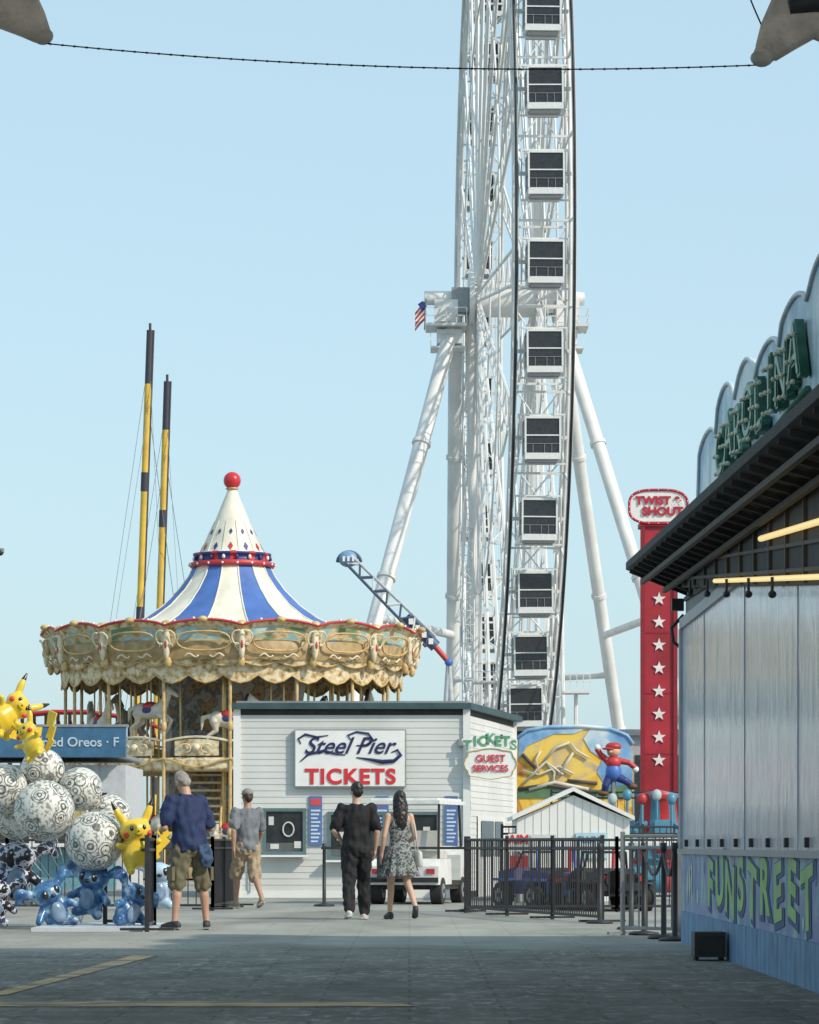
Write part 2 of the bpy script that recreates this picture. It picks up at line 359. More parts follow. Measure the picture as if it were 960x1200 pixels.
# ------------------------------------------------------------ carousel
def carousel():
    root=group('carousel'); CX,CY=-5.07,100.0; c0=V((CX,CY,0))
    b=MB()
    cb=M('canopy_blue',(.07,.16,.45),.6,var=.2,scale=2); cw=M('canopy_white',(.76,.72,.60),.65,var=.16,scale=2)
    prof=[(5.1,6.55),(4.2,6.78),(3.1,7.1),(2.5,7.4),(2.0,7.75),(1.55,8.2),(1.25,8.6),(1.08,8.95)]
    b.lathe(prof,c0,96,None,lambda i,j: cb if ((i+3)//6)%2 else cw)
    for k in range(16):
        t=2*math.pi*(k*6-3)/96; b.tube([c0+V((r*math.cos(t),r*math.sin(t),z+.01)) for r,z in prof],.025,cw,5)
    b.build('striped_canopy',root)
    b=MB()
    b.lathe([(1.05,8.9),(1.2,8.88),(1.24,9.0),(1.06,9.05),(1.05,9.2),(1.12,9.22),(1.12,9.28),(.9,9.32)],c0,36,None,lambda i,j: red if j<3 or i%3==0 else navy if j<6 else white)
    for i in range(18):
        t=2*math.pi*i/18; b.ell(c0+V((1.09*math.cos(t),1.09*math.sin(t),9.13)),(.05,.05,.07),white if i%2 else navy,8,6)
        b.ell(c0+V((1.23*math.cos(t),1.23*math.sin(t),8.95)),(.035,.035,.035),white,6,5)
    b.lathe([(.92,9.3),(.72,9.7),(.50,10.2),(.32,10.65),(.18,10.98),(.12,11.15)],c0,36,None,lambda i,j: cw)
    pr=[(.92,9.3),(.72,9.7),(.50,10.2),(.32,10.65),(.18,10.98),(.12,11.15)]
    for i in range(12):
        t=2*math.pi*i/12; 
        for (ja,f,s_) in((0,.35,.085),(1,.35,.06)):
            r=pr[ja][0]*(1-f)+pr[ja+1][0]*f; z=pr[ja][1]*(1-f)+pr[ja+1][1]*f
            n=V((math.cos(t),math.sin(t),.5)).normalized(); e=V((-math.sin(t),math.cos(t),0)); u=n.cross(e).normalized()
            p=c0+V((r*math.cos(t),r*math.sin(t),z))+n*.012
            b.poly([p+e*s_*.8,p+u*s_*1.6,p-e*s_*.8,p-u*s_*1.6],red if (i%2 and ja==0) else navy,n*.01)
        b.beam(c0+V((.93*math.cos(t+.26),.93*math.sin(t+.26),9.3)),c0+V((.51*math.cos(t+.26),.51*math.sin(t+.26),10.2)),.012,MC['canopy_white'],4)
    b.lathe([(.12,11.1),(.2,11.14),(.12,11.2)],c0,16,gold)
    b.ell(c0+V((0,0,11.38)),.25,M('red_ball',(.58,.03,.04),.3,var=.1),20,14)
    b.build('crown_and_ball',root)
    paint=ramp_mat('painted_scene',[(.0,(.06,.12,.08)),(.40,(.14,.26,.16)),(.455,(.45,.33,.15)),(.5,(.66,.50,.28)),(.55,(.22,.42,.46)),(.66,(.50,.62,.60)),(1,(.74,.70,.6))],scale=1.5,detail=6,stretch=(1,1,2.4))
    brd=ramp_mat('carved_gold_cream',[(.33,(.26,.17,.07)),(.43,(.52,.37,.18)),(.52,(.68,.56,.35)),(.66,(.78,.71,.54))],scale=6,detail=8,rough=.6)
    b=MB(); N=16; S=8
    def rp(t,r,z): return c0+V((r*math.cos(t),r*math.sin(t),z))
    top=[];bot=[]
    for j in range(N):
        a0=2*math.pi*j/N+.1; a1=a0+2*math.pi/N
        P=[]
        for k in range(S+1):
            u=k/S; zt=6.92+.16*math.sin(math.pi*u)**.7; zb=5.98-.14*abs(math.sin(2*math.pi*u))
            rr=math.cos(math.pi/N)/math.cos((u-.5)*2*math.pi/N)
            t=a0+(a1-a0)*u
            rt=5.38*rr; rb=5.08*rr
            L=[rp(t,rb,zb),rp(t,rb+.05,zb+.2),rp(t,rt-.1,zt-.16),rp(t,rt+.05,zt)]
            P.append(L); top.append(L[3]); bot.append(L[0])
        for k in range(S):
            for m in range(3):
                b.add([P[k][m],P[k+1][m],P[k+1][m+1],P[k][m+1]],[(0,1,2,3)],paint if(m==1 and 1<=k<=6) else brd)
        am=(a0+a1)/2; tv=V((-math.sin(am),math.cos(am),0)); cc=rp(am,5.3,6.5); 
        lean=V((math.cos(am)*.27,math.sin(am)*.27,1)).normalized()
        b.tube([cc+tv*.74*math.cos(q)+lean*.31*math.sin(q)*(1+.15*math.cos(2*q)) for q in [2*math.pi*i/20 for i in range(20)]],.028,gold,5,True)
        for sg in(-1,1):
            cs=cc+tv*.88*sg
            b.tube([cs+tv*sg*(.02+.13*(1-q/12))*math.cos(q*.8)+lean*(.26-.045*q)+lean*.1*math.sin(q*.8) for q in range(12)],.024,cream,5)
            b.tube([cc+tv*sg*(.15+.05*q)+lean*(-.40-.05*math.sin(q*.9)) for q in range(9)],.025,cream,5)
        j0=rp(a0,5.28,6.45)
        b.ell(j0,(.10,.10,.45),cream,10,8); b.ell(j0+V((.03*math.cos(a0),.03*math.sin(a0),.5)),(.15,.15,.12),gold,10,6); b.ell(rp(a0,5.16,5.95),(.1,.1,.17),gold,10,6)
        b.ell(rp(a0,5.36,6.4),(.04,.04,.12),red,8,6)
        b.ell(rp(am,5.43,7.08),(.13,.13,.09),gold,10,6)
    b.tube(top,.04,red,5,True); b.tube(bot,.03,gold,5,True)
    bulb=M('bulb_glass',(.80,.76,.6),.2,var=.05)
    for i in range(0,len(top),2): b.ell(top[i]+V((0,0,.04)),.04,bulb,6,4)
    n=128
    vs=[];
    for i in range(n):
        t=2*math.pi*i/n; vs+= [rp(t,4.9,6.0),rp(t,4.85,5.6-.22*abs(math.sin(t*N)))]
    b.add(vs,[(2*i,2*((i+1)%n),2*((i+1)%n)+1,2*i+1) for i in range(n)],brd)
    b.tube([V(vs[2*i+1]) for i in range(n)],.03,gold,5,True)
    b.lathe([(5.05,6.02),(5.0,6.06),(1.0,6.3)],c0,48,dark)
    b.lathe([(5.1,6.0),(5.2,6.5),(5.1,6.56)],c0,48,goldd)
    for i in range(24): 
        t=2*math.pi*i/24; b.beam(rp(t,1.2,6.0),rp(t,4.9,5.95),.05,gold,4)
        for r in(2.4,3.6,4.6): b.ell(rp(t,r,5.9),.05,bulb,6,4)
    b.build('rounding_boards',root)
    b=MB()
    b.lathe([(0,.35),(5.0,.35),(5.05,.3),(5.05,.05)],c0,48,goldd)
    b.lathe([(1.2,3.35),(4.7,3.35),(4.75,3.28),(4.75,3.05),(4.7,3.0),(1.2,3.0)],c0,48,brd,smooth=False)
    mir=ramp_mat('mirror_core_panel',[(.3,(.06,.02,.02)),(.42,(.35,.24,.09)),(.5,(.08,.09,.10)),(.6,(.30,.34,.34)),(.75,(.35,.07,.04))],scale=3.2,detail=5,rough=.3)
    b.lathe([(2.2,.35),(2.0,1.2),(2.0,3.0)],c0,12,mir,smooth=False); b.lathe([(2.0,3.3),(1.9,4.2),(2.2,6.2)],c0,12,mir,smooth=False)
    for i in range(16):
        t=2*math.pi*(i+.1)/16
        b.beam(rp(t,4.75,.3),rp(t,4.75,6.0),.05,gold,8); b.ell(rp(t,4.75,4.2),(.09,.09,.16),gold,8,6); b.ell(rp(t,4.75,1.3),(.09,.09,.16),gold,8,6)
        t1=2*math.pi*(i+1.1)/16
        S=6; 
        for k in range(S):
            u0=k/S;u1=(k+1)/S; ta=t+(t1-t)*u0; tb=t+(t1-t)*u1
            h0=3.80+.12*math.sin(math.pi*u0); h1=3.80+.12*math.sin(math.pi*u1)
            if k not in(0,5): b.add([rp(ta,4.72,3.4),rp(tb,4.72,3.4),rp(tb,4.72,h1-.06),rp(ta,4.72,h0-.06)],[(0,1,2,3)],brd)
            b.beam(rp(ta,4.72,h0),rp(tb,4.72,h1),.035,cream,5)
            b.beam(rp(ta,4.8,3.2+.12*math.cos(2*math.pi*u0)),rp(tb,4.8,3.2+.12*math.cos(2*math.pi*u1)),.03,gold,5)
        tm=(t+t1)/2; tv=V((-math.sin(tm),math.cos(tm),0))
        b.ell(rp(tm,4.74,3.62),(.11,.11,.11),cream,10,8); 
        for sg in(-1,1): b.tube([rp(tm,4.78,3.6)+tv*sg*(.3+.16*math.cos(q))+V((0,0,.12*math.sin(q))) for q in [i2*.6 for i2 in range(9)]],.02,cream,5)
    for i in range(14):
        t=2*math.pi*i/14
        for r in(2.9,3.8): b.beam(rp(t+r,r,.35),rp(t+r,r,6.0),.03,M('brass_pole',(.6,.42,.18),.25,metal=.8),6)
    for q in range(12): b.box((CX-.6+.0,CY-4.5+.22*q,.5+.22*q),(.9,.26,.06),cream)
    for x in(-1.1,-.1):
        b.beam((CX+x,CY-4.6,.5),(CX+x,CY-1.9,3.2),.06,cream,5); b.beam((CX+x,CY-4.6,1.3),(CX+x,CY-1.9,4.0),.04,gold,5)
    b.build('decks_and_poles',root)
    h=MB(); hm=M('horse_white',(.62,.57,.48),.45,var=.2)
    h.ell((0,0,0),(.42,.17,.19),hm); h.ell((.25,0,.03),(.2,.16,.2),hm); h.ell((-.28,0,.02),(.2,.17,.2),hm)
    h.limb([V((.32,0,.1)),V((.48,0,.36)),V((.52,0,.5))],[.14,.09,.08],hm); h.limb([V((.52,0,.52)),V((.68,0,.42)),V((.76,0,.36))],[.085,.06,.045],hm)
    for y in(-.04,.04): h.ell((.5,y,.62),(.02,.015,.05),hm)
    for y in(-.1,.1):
        h.limb([V((.3,y,-.08)),V((.52,y,-.22)),V((.42,y,-.45)),V((.36,y,-.5))],[.08,.05,.035,.04],hm)
        h.limb([V((-.35,y,-.05)),V((-.3,y,-.25)),V((-.52,y,-.4)),V((-.5,y,-.6)),V((-.44,y,-.64))],[.11,.06,.04,.03,.04],hm)
    h.limb([V((-.45,0,.1)),V((-.62,0,.05)),V((-.66,0,-.25))],[.05,.06,.02],hm)
    ho=fuse(h,'carousel_horse_part',root,.02,2)
    t=MB(); t.ell((-.02,0,.12),(.2,.185,.12),red); t.ell((-.02,0,.02),(.26,.19,.14),navy); t.tube([(.3,0,.3),(.4,0,.45),(.46,0,.62)],.05,dark,6); t.tube([(0,0,-1),(0,0,1.8)],.02,gold,6)
    sm=t.mesh('saddle')
    k=0
    for z in(1.35,4.45):
        for i in range(11):
            a=2*math.pi*(i+.3)/11; r=4.0
            o=ho if k==0 else bpy.data.objects.new('horse',ho.data)
            if k: col.objects.link(o); o.parent=root
            o.location=rp(a,r,z+.2*math.sin(i*2)); o.rotation_euler=(0,0,a+math.pi/2); o.scale=(1.15,1.15,1.15)
            s_=bpy.data.objects.new('saddle',sm); col.objects.link(s_); s_.parent=root; s_.location=o.location; s_.rotation_euler=o.rotation_euler; s_.scale=o.scale; k+=1
carousel()
# ------------------------------------------------------------ masts
def masts():
    for (u0,v0,u1,d) in((176,387,163,150),(196,447,187,152)):
        root=group('banded_mast_tower'); b=MB()
        T=G(u0,v0,d); Bt=V((gx(u1,d)-.35,d,0)); n=20
        dk_=M('mast_dark',(.045,.045,.06),.5)
        for i in range(n):
            p=Bt.lerp(T,i/n); q=Bt.lerp(T,(i+1)/n); top=i>=n-2
            b.beam(p,q,.15,dk_ if top else yellow,10)
            b.beam(p+V((.15,-.02,0)),q+V((.15,-.02,0)),.05,dk_ ,8)
            if i in(3,9,14): b.beam(p,q.lerp(p,.3),.17,dk_,10)
        b.beam(T,T+V((0,0,.3)),.06,dk_,8); b.build('mast_tube',root)
        c=MB(); 
        for q,(xx,yy) in enumerate(((-2.8,4),(2.2,-5),(-1.7,-6),(3.0,6))): c.beam(T-V((0,0,.8+q)),V((Bt.x+xx,Bt.y+yy,0)),.014,grey,4)
        c.box(Bt+V((0,0,.5)),(1.2,1.2,1),grey); c.build('guy_wires',root)
masts()
# ------------------------------------------------------------ swinging arm ride
def swing():
    root=group('swinging_arm_ride'); d=150; b=MB(); lg=M('arm_light_grey',(.50,.53,.57),.5); db=M('arm_dark_blue',(.07,.10,.17),.5)
    P0=G(410,657,d); P1=G(505,752,d); P2=G(526,776,d)
    D=(P1-P0).normalized(); Nn=V((-D.z,0,D.x))
    L=(P1-P0).length; n=12
    for sy in(-.3,.3):
        for sn in(-.2,.2):
            b.beam(P0+Nn*sn+V((0,sy,0)),P1+Nn*sn*1.5+V((0,sy,0)),.05,db if sn<0 else lg,6)
        for i in range(n):
            a=P0+D*L*i/n; c=P0+D*L*(i+1)/n; e0=.2*(1+.5*i/n); e1=.2*(1+.5*(i+1)/n); s=1 if i%2 else -1
            b.beam(a+Nn*e0*s+V((0,sy,0)),c-Nn*e1*s+V((0,sy,0)),.045,db if i%3 else white,5)
    b.beam(P1-D*1.5,P1+D*.3,.26,db,10); b.beam(P1,P2,.12,red,10); b.ell(P2,.18,blue)
    for i in range(4): b.box(P1-D*(.4*i)+V((0,-.3,0)),(.2,.08,.25),white)
    b.build('truss_arm',root)
    b=MB(); b.ell(P0-D*.1,(.42,.35,.36),M('pod_blue',(.18,.30,.48),.4)); b.tube([P0+D*.1+V((.5*math.cos(t)-.1,0,.45*math.sin(t))) for t in [i*.35 for i in range(10)]],.08,db,6)
    for i in range(3): b.box(P0+V((-.25+.2*i,-.38,.05)),(.1,.1,.22),white)
    b.build('seat_pod',root)
    b=MB()
    for sx in(-.6,.6): b.beam(P2+V((0,.4,0)),V((P2.x+sx,P2.y+.8,0)),.12,lg,8)
    b.build('support_tower',root)
swing()
# ------------------------------------------------------------ ticket booth
def siding(b,p0,p1,z0,z1,pitch,mat,out):
    p0=V(p0);p1=V(p1);out=V(out).normalized(); n=int((z1-z0)/pitch)
    for i in range(n):
        a=z0+i*pitch; c=a+pitch
        q=[p0+out*.013+V((0,0,a)),p1+out*.013+V((0,0,a)),p1+out*.004+V((0,0,c)),p0+out*.004+V((0,0,c))]
        b.add(q+[p0+V((0,0,a)),p1+V((0,0,a))],[(0,1,2,3),(4,5,1,0)],mat)
def booth():
    root=group('ticket_booth'); b=MB()
    XL,XR,Y=-3.17,1.05,64.0; X2,Y2=2.1,70.5; H=3.45
    b.poly([(XL,Y,0),(XR,Y,0),(X2,Y2,0),(XL,Y2,0)],dark,(0,0,H)); 
    siding(b,(XL,Y,0),(XR,Y,0),.12,H,.115,siding_m,(0,-1,0))
    nr=V((Y2-Y,-(X2-XR),0)).normalized()
    siding(b,(XR,Y,0),(X2,Y2,0),.12,H,.115,sidingR,nr)
    b.bx(XL-.05,XL+.08,Y-.05,Y+.02,0,H,white); b.bx(XR-.07,XR+.06,Y-.06,Y+.02,0,H,white); b.box((X2,Y2-.02,H/2),(.12,.12,H),white)
    b.bx(XL,XR,Y-.03,Y,0,.12,white)
    b.build('siding_walls',root)
    b=MB(); o=.14
    b.poly([(XL-.08,Y-o,H),(XR+.08,Y-o,H),(X2+.18,Y2+.1,H),(XL-.08,Y2+.1,H)],teal,(0,0,.11))
    b.poly([(XL,Y,H+.11),(XR,Y,H+.11),(X2,Y2,H+.11),(XL,Y2,H+.11)],grey,(0,0,.04))
    b.build('flat_roof',root)
    def fx(u): return gx(u,Y)
    def fz(v): return gz(v,Y)
    b=MB(); wf=M('window_frame_teal',(.10,.17,.18),.5); inn=M('booth_interior',(.10,.11,.11),.6,var=.5,scale=4)
    def win(u0,u1,v0,v1,div):
        x0,x1,z0,z1=fx(u0),fx(u1),fz(v1),fz(v0)
        for (a0,a1,c0_,c1_) in((x0-.06,x0,z0-.06,z1+.06),(x1,x1+.06,z0-.06,z1+.06),(x0,x1,z1,z1+.06),(x0,x1,z0-.06,z0)): b.bx(a0,a1,Y-.07,Y-.005,c0_,c1_,wf)
        b.bx(x0,x1,Y-.03,Y-.02,z0,z1,glass)
        b.bx(x0,x1,Y-.036,Y-.031,z0,z0+.16,inn)
        for i in range(1,div): 
            x=x0+(x1-x0)*i/div; b.bx(x-.025,x+.025,Y-.065,Y-.03,z0,z1,wf)
        b.bx(x0-.1,x1+.1,Y-.22,Y-.07,z0-.10,z0-.062,white)
    win(312,355,951,998,1); win(388,512,955,1004,4)
    pap=M('paper_notice',(.60,.61,.58),.7,var=.15)
    for (u,v,a,c_) in((318,962,3,5),(349,990,4,4),(322,992,5,3),(455,972,4,6),(470,990,6,4),(500,975,4,6),(400,980,5,5)): 
        b.bx(fx(u-a),fx(u+a),Y-.045,Y-.037,fz(v+c_),fz(v-c_),pap)
    b.tube([V((fx(338)+.10*math.cos(t),Y-.045,fz(972)+.13*math.sin(t))) for t in [i*.45 for i in range(14)]],.016,pap,5,True)
    b.build('service_windows',root)
    b=MB(); b.bx(fx(287),fx(299),Y-.09,Y-.02,fz(1000),fz(978),grey); b.beam((fx(293),Y-.05,.1),(fx(293),Y-.05,fz(1000)),.015,grey); b.bx(fx(537),fx(543),Y-.1,Y-.02,fz(875),fz(866),grey)
    b.build('electrical_box',root)
    for u in(370,448,529):
        b=MB(); b.bx(fx(u-7.5),fx(u+7.5),Y-.045,Y-.02,fz(991),fz(933),M('poster_blue',(.09,.17,.38),.45,var=.1))
        b.bx(fx(u-6),fx(u+6),Y-.05,Y-.045,fz(944),fz(936),M('poster_red',(.6,.08,.08)))
        for k in range(9):
            v=949+k*4.5; b.bx(fx(u-5.5),fx(u+5.5-(k%3)*1.5),Y-.05,Y-.045,fz(v+2),fz(v),M('poster_text',(.6,.68,.8)))
        b.build('price_poster',root)
    b=MB(); b.bx(fx(345),fx(476),Y-.12,Y-.03,fz(923),fz(855),grey); b.bx(fx(346.5),fx(474.5),Y-.13,Y-.12,fz(921.5),fz(856.5),M('sign_white',(.80,.80,.78),.45,var=.06))
    nv=M('sign_navy',(.02,.025,.10),.4)
    def P(u,v): return V((fx(u),Y-.137,fz(v)))
    b.tube([P(*p) for p in((352,893),(362,884),(380,880),(395,884),(405,885))],[.01,.025,.03,.02,.01],nv,6)
    b.tube([P(*p) for p in((418,888),(432,890),(448,893),(462,892),(470,885),(466,879),(459,882))],[.01,.025,.045,.04,.035,.025,.01],nv,6)
    b.tube([P(*p) for p in((353,872),(350,866),(358,861),(372,864),(385,862))],[.01,.02,.025,.02,.01],nv,6)
    b.tube([P(*p) for p in((412,868),(408,862),(418,858),(432,860),(438,868),(428,874),(418,874))],[.01,.02,.02,.025,.025,.02,.01],nv,6)
    b.build('sign_board',root)
    txt('sign_script','Steel Pier',(fx(408),Y-.14,fz(875)),.43,nv,root,.006,shear=.45,bold=.004,sx=.98)
    txt('sign_tickets','TICKETS',(fx(411),Y-.14,fz(911)),.38,M('sign_red',(.60,.03,.04),.5,var=.05),root,.006,bold=.013,sx=1.05,sp=1.12)
    D=V((X2-XR,Y2-Y,0)).normalized(); 
    gs=group('guest_services_sign'); d=63.8
    b=MB(); c=G(575,895,d); 
    pts=[]
    for i in range(32):
        t=2*math.pi*i/32; rr=1+.05*math.cos(8*t); pts.append(c+V((.46*rr*math.copysign(abs(math.cos(t))**.7,math.cos(t)),0,.27*rr*math.copysign(abs(math.sin(t))**.7,math.sin(t)))))
    b.poly(pts,MC['sign_white'],(0,.06,0)); sg_=M('sign_green',(.10,.34,.18),.5)
    b.tube([p+V((0,-.01,0)) for p in pts],.012,M('sign_gold_edge',(.55,.48,.2),.4),6,True)
    b.beam(c+V((-.3,.1,0)),c+V((-.3,.5,0)),.03,grey); b.build('oval_board',gs)
    txt('text_guest','GUEST',c+V((0,-.02,.09)),.18,MC['sign_red'],gs,.005,bold=.003); txt('text_services','SERVICES',c+V((0,-.02,-.09)),.165,MC['sign_red'],gs,.005,bold=.003,sx=.97)
    for i,ch in enumerate('TICKETS'):
        z=.33+.09*math.sin(math.pi*i/6)+.03*(i%2)
        txt('letter_back',ch,c+V((-.42+.14*i,.0,z)),.26,MC['sign_white'],gs,.008,bold=.028)
        txt('letter',ch,c+V((-.42+.14*i,-.02,z)),.25,sg_,gs,.01,bold=.006)
    b=MB(); 
    def S(f,z,o=.03): return V((XR,Y,0))+D*(f*6.58)+nr*o+V((0,0,z))
    for (f0,f1,z0,z1,o,m) in((.18,.76,.0,1.52,.035,white),(.24,.50,.75,1.42,.05,glass),(.53,.70,.75,1.42,.05,glass)):
        b.add([S(f0,z0,o),S(f1,z0,o),S(f1,z1,o),S(f0,z1,o)],[(0,1,2,3)],m)
    b.build('side_window',root)
booth()
# ------------------------------------------------------------ fences
def fence(name,pts,h,pitch,mat=black,z0=.08,foot=True,r=.011):
    b=MB(); pts=[V((p[0],p[1],0)) for p in pts]
    for a,c in zip(pts[:-1],pts[1:]):
        L=(c-a).length; D=(c-a)/L; n=max(2,int(L/pitch))
        for z in(z0,h-.14,h-.02): b.beam(a+V((0,0,z)),c+V((0,0,z)),.02,mat,5)
        for i in range(n+1): p=a+D*L*i/n; b.beam(p+V((0,0,z0)),p+V((0,0,h-.02)),r,mat,4)
        m=max(1,round(L/2.2))
        for i in range(m+1):
            p=a+D*L*i/m; b.beam(p,p+V((0,0,h+.03)),.035,mat,4); 
            if foot:
                q=V((-D.y,D.x,0))*.3; b.beam(p+q+V((0,0,.03)),p-q+V((0,0,.03)),.02,mat,4)
    return b.build(name)
fence('metal_fence',[(-8.5,51.5),(-5.9,51.3),(-2.9,51.5),(-2.75,55)],1.06,.12)
fence('metal_fence',[(.80,49.8),(2.38,43.2)],1.06,.10)
fence('metal_fence',[(.85,50.2),(3.0,50.6),(5.2,51)],1.06,.11)
fence('metal_fence',[(1.6,60.5),(6.5,61)],1.3,.12)
fence('metal_barricade',[(2.28,37.4),(2.86,37.0)],1.08,.09,grey)
fence('metal_barricade',[(-3.55,40.8),(-2.95,40.4),(-2.92,38.9)],1.05,.3,black,r=.014)
fence('deck_railing',[(3.0,74),(7.2,74)],2.1,.15,black)
def stanchion(x,y):
    b=MB(); b.lathe([(0.0,.0),(.17,.005),(.16,.03),(.03,.05),(.026,.9),(.035,.91),(.035,.99),(0,.995)],(x,y,0),14,black); return b.build('queue_stanchion')
SP=[(gx(380,55),55),(gx(547,50.5),50.5),(gx(755,37.5),37.5),(gx(778,36),36),(gx(793,35),35.2),(gx(703,43),43),(gx(740,40),40)]
for x,y in SP: stanchion(x,y)
b=MB(); b.bx(SP[0][0],SP[1][0],53,53.02,.90,.94,black); b.build('queue_belt')
b=MB()
for (a,c) in((2,3),(3,4)):
    p=V((*SP[a],.9)); q=V((*SP[c],.9)); b.tube([p.lerp(q,t)+V((0,0,-.25*math.sin(math.pi*t))) for t in(0,.2,.4,.6,.8,1)],.02,black,5)
b.build('queue_rope')
# ------------------------------------------------------------ right arcade building
def arcade():
    root=group('arcade_building'); X=2.7; y0,y1=14,34.6; b=MB()
    vin=bpy.data.materials.new('glossy_vinyl_wall'); vin.use_nodes=True; nt=vin.node_tree; bs=nt.nodes['Principled BSDF']; bs.inputs['Roughness'].default_value=.16
    tc=nt.nodes.new('ShaderNodeTexCoord'); mp=nt.nodes.new('ShaderNodeMapping'); mp.inputs['Scale'].default_value=(1,1.6,.7); n=nt.nodes.new('ShaderNodeTexNoise'); n.inputs['Scale'].default_value=2.6; n.inputs['Detail'].default_value=7; n.inputs['Distortion'].default_value=1.0
    nt.links.new(tc.outputs['Object'],mp.inputs[0]); nt.links.new(mp.outputs[0],n.inputs[0])
    r=nt.nodes.new('ShaderNodeValToRGB'); e=r.color_ramp.elements; e[0].position=.35; e[0].color=(.52,.56,.66,1); e[1].position=.62; e[1].color=(.80,.81,.86,1)
    nt.links.new(n.outputs[0],r.inputs[0]); nt.links.new(r.outputs[0],bs.inputs['Base Color'])
    bp=nt.nodes.new('ShaderNodeBump'); bp.inputs['Strength'].default_value=.5; bp.inputs['Distance'].default_value=.02; nt.links.new(n.outputs[0],bp.inputs['Height']); nt.links.new(bp.outputs[0],bs.inputs['Normal'])
    b.bx(X+.03,X+7,y0,y1-.03,0,3.45,M('arcade_side',(.25,.27,.30),.6))
    n=16; lgm=M('seam_grey',(.42,.45,.50),.4)
    for i in range(n):
        ya=y0+(y1-y0)*i/n; yb=y0+(y1-y0)*(i+1)/n
        b.bx(X,X+.03,ya+.005,yb-.005,.93,3.1,vin)
        if i%3==1: b.bx(X-.006,X+.03,yb-.005,yb+.005,.93,3.1,lgm)
        b.bx(X-.03,X,(ya+yb)/2-.03,(ya+yb)/2+.03,.95,1.02,black)
    b.bx(X-.05,X+.03,y0,y1+.03,.88,.93,grey); b.bx(X-.03,X+.03,y0,y1+.02,3.1,3.2,grey)
    b.beam((X-.01,y1,.93),(X-.01,y1,3.1),.03,lgm,6)
    b.build('vinyl_wall',root)
    b=MB(); mural=ramp_mat('blue_mural',[(.3,(.05,.13,.30)),(.42,(.10,.26,.50)),(.5,(.24,.22,.46)),(.56,(.16,.40,.50)),(.68,(.46,.56,.40))],scale=2.6,detail=6,rough=.45)
    b.bx(X-.01,X+.03,y0,y1,.32,.88,mural); 
    bl=M('blue_boards',(.14,.28,.46),.6,var=.3,scale=3)
    y=y0
    while y<y1-.3: b.bx(X-.03,X+.03,y,y+.285,.0,.32,bl); y+=.3
    b.build('mural_panel',root)
    R=(math.pi/2,0,-math.pi/2)
    gm=M('mural_green',(.30,.55,.16),.5,var=.3,scale=3); wm=M('mural_pale',(.55,.62,.55),.5,var=.3); om=M('mural_orange',(.6,.3,.12)); pm=M('mural_violet',(.24,.16,.45)); nvm=M('mural_outline',(.04,.08,.22))
    for i,(ch,dz,rt) in enumerate(zip('FUNSTREET',(.0,.04,-.03,.03,-.02,.03,.0,.04,-.02),(.1,-.12,.08,-.1,.12,0,-.08,.1,-.1))):
        y=31.2-i*.95
        txt('mural_letter_outline',ch,(X-.014,y-.06,.58+dz),.62,nvm,root,.001,(math.pi/2,rt,-math.pi/2),bold=.04,sx=2.1)  # offset navy outline behind each mural letter
        txt('mural_letter',ch,(X-.018,y,.60+dz),.58,gm,root,.001,(math.pi/2,rt,-math.pi/2),bold=.02,sx=2.0)
    b=MB()
    for k in range(20):
        y=19.5+k*.73; z=.42+.10*random.random()+(.3 if k%2 else 0); b.ell((X-.0125,y,z),(.0015,.05+.10*random.random(),.04+.05*random.random()),random.choice([wm,pm,om,blue]),12,6)
    for k in range(3): b.ell((X-.014,33.3+.25*k,.66-.05*k),(.004,.10,.17),wm,10,6); 
    b.ell((X-.018,33.4,.70),(.004,.03,.04),dark,8,6)
    b.build('mural_figures',root)
    cl=ramp_mat('cloud_paint',[(.35,(.16,.34,.52)),(.45,(.32,.52,.64)),(.54,(.62,.73,.78)),(.7,(.76,.81,.80))],scale=1.6,detail=6,rough=.4)
    b=MB(); pts=[(y0,3.45)]; top=[]
    nb=11
    for i in range(nb):
        a=14+ (34.4-14)*i/nb; c=14+(34.4-14)*(i+1)/nb; 
        for k in range(9):
            t=k/9; top.append((a+(c-a)*t,4.84+(.20+.08*math.sin(i*1.7))*math.sin(math.pi*t)**.6+ .05*math.sin(i*2.3)))
    top+= [(34.4,4.8),(34.55,4.4),(34.5,3.45)]
    b.poly([V((2.86,a,z)) for a,z in pts+top],cl,(.12,0,0))
    b.tube([V((2.85,a,z)) for a,z in top],.02,M('cloud_edge',(.62,.72,.78),.4),6)
    b.build('cloud_facade',root)
    mg=M('marquee_green',(.05,.20,.14),.5,var=.3); bulb=MC['bulb_glass']
    for i,ch in enumerate('CAROLINA'):
        y=31.3-i*.86
        txt('marquee_letter',ch,(2.81,y,4.46+.05*(i%2)),.60,mg,root,.035,R,bold=.02,sx=1.9)
        txt('marquee_letter_face',ch,(2.768,y,4.46+.05*(i%2)),.60,M('marquee_mint',(.30,.48,.38),.5,var=.2),root,.004,R,bold=-.004,sx=1.9)
    b=MB(); random.seed(3)
    for row,z in enumerate((4.28,4.45,4.62)):
        for i in range(22):
            y=25+6.6*(i+.5*(row%2))/22; b.ell((2.74,y,z+.03*math.sin(i*2.1)),.020,bulb,6,4); b.beam((2.745,y,z+.03*math.sin(i*2.1)),(2.81,y,z),.008,mg,4)
    b.tube([V((2.79,24.5,4.16)),V((2.79,28,4.13)),V((2.79,31.8,4.16))],.03,mg,6)
    b.build('marquee_bulbs',root)
    b=MB(); aw=M('awning_dark',(.04,.038,.037),.75,var=.4,scale=3)
    def A(y,f):
        t=(y-17)/(34.6-17); zo=3.28+.41*t; zi=3.12+.33*t
        return V((2.14+.62*f,y,zo+(zi-zo)*f))
    ys=[14,17,21,25,29,32,34.6]
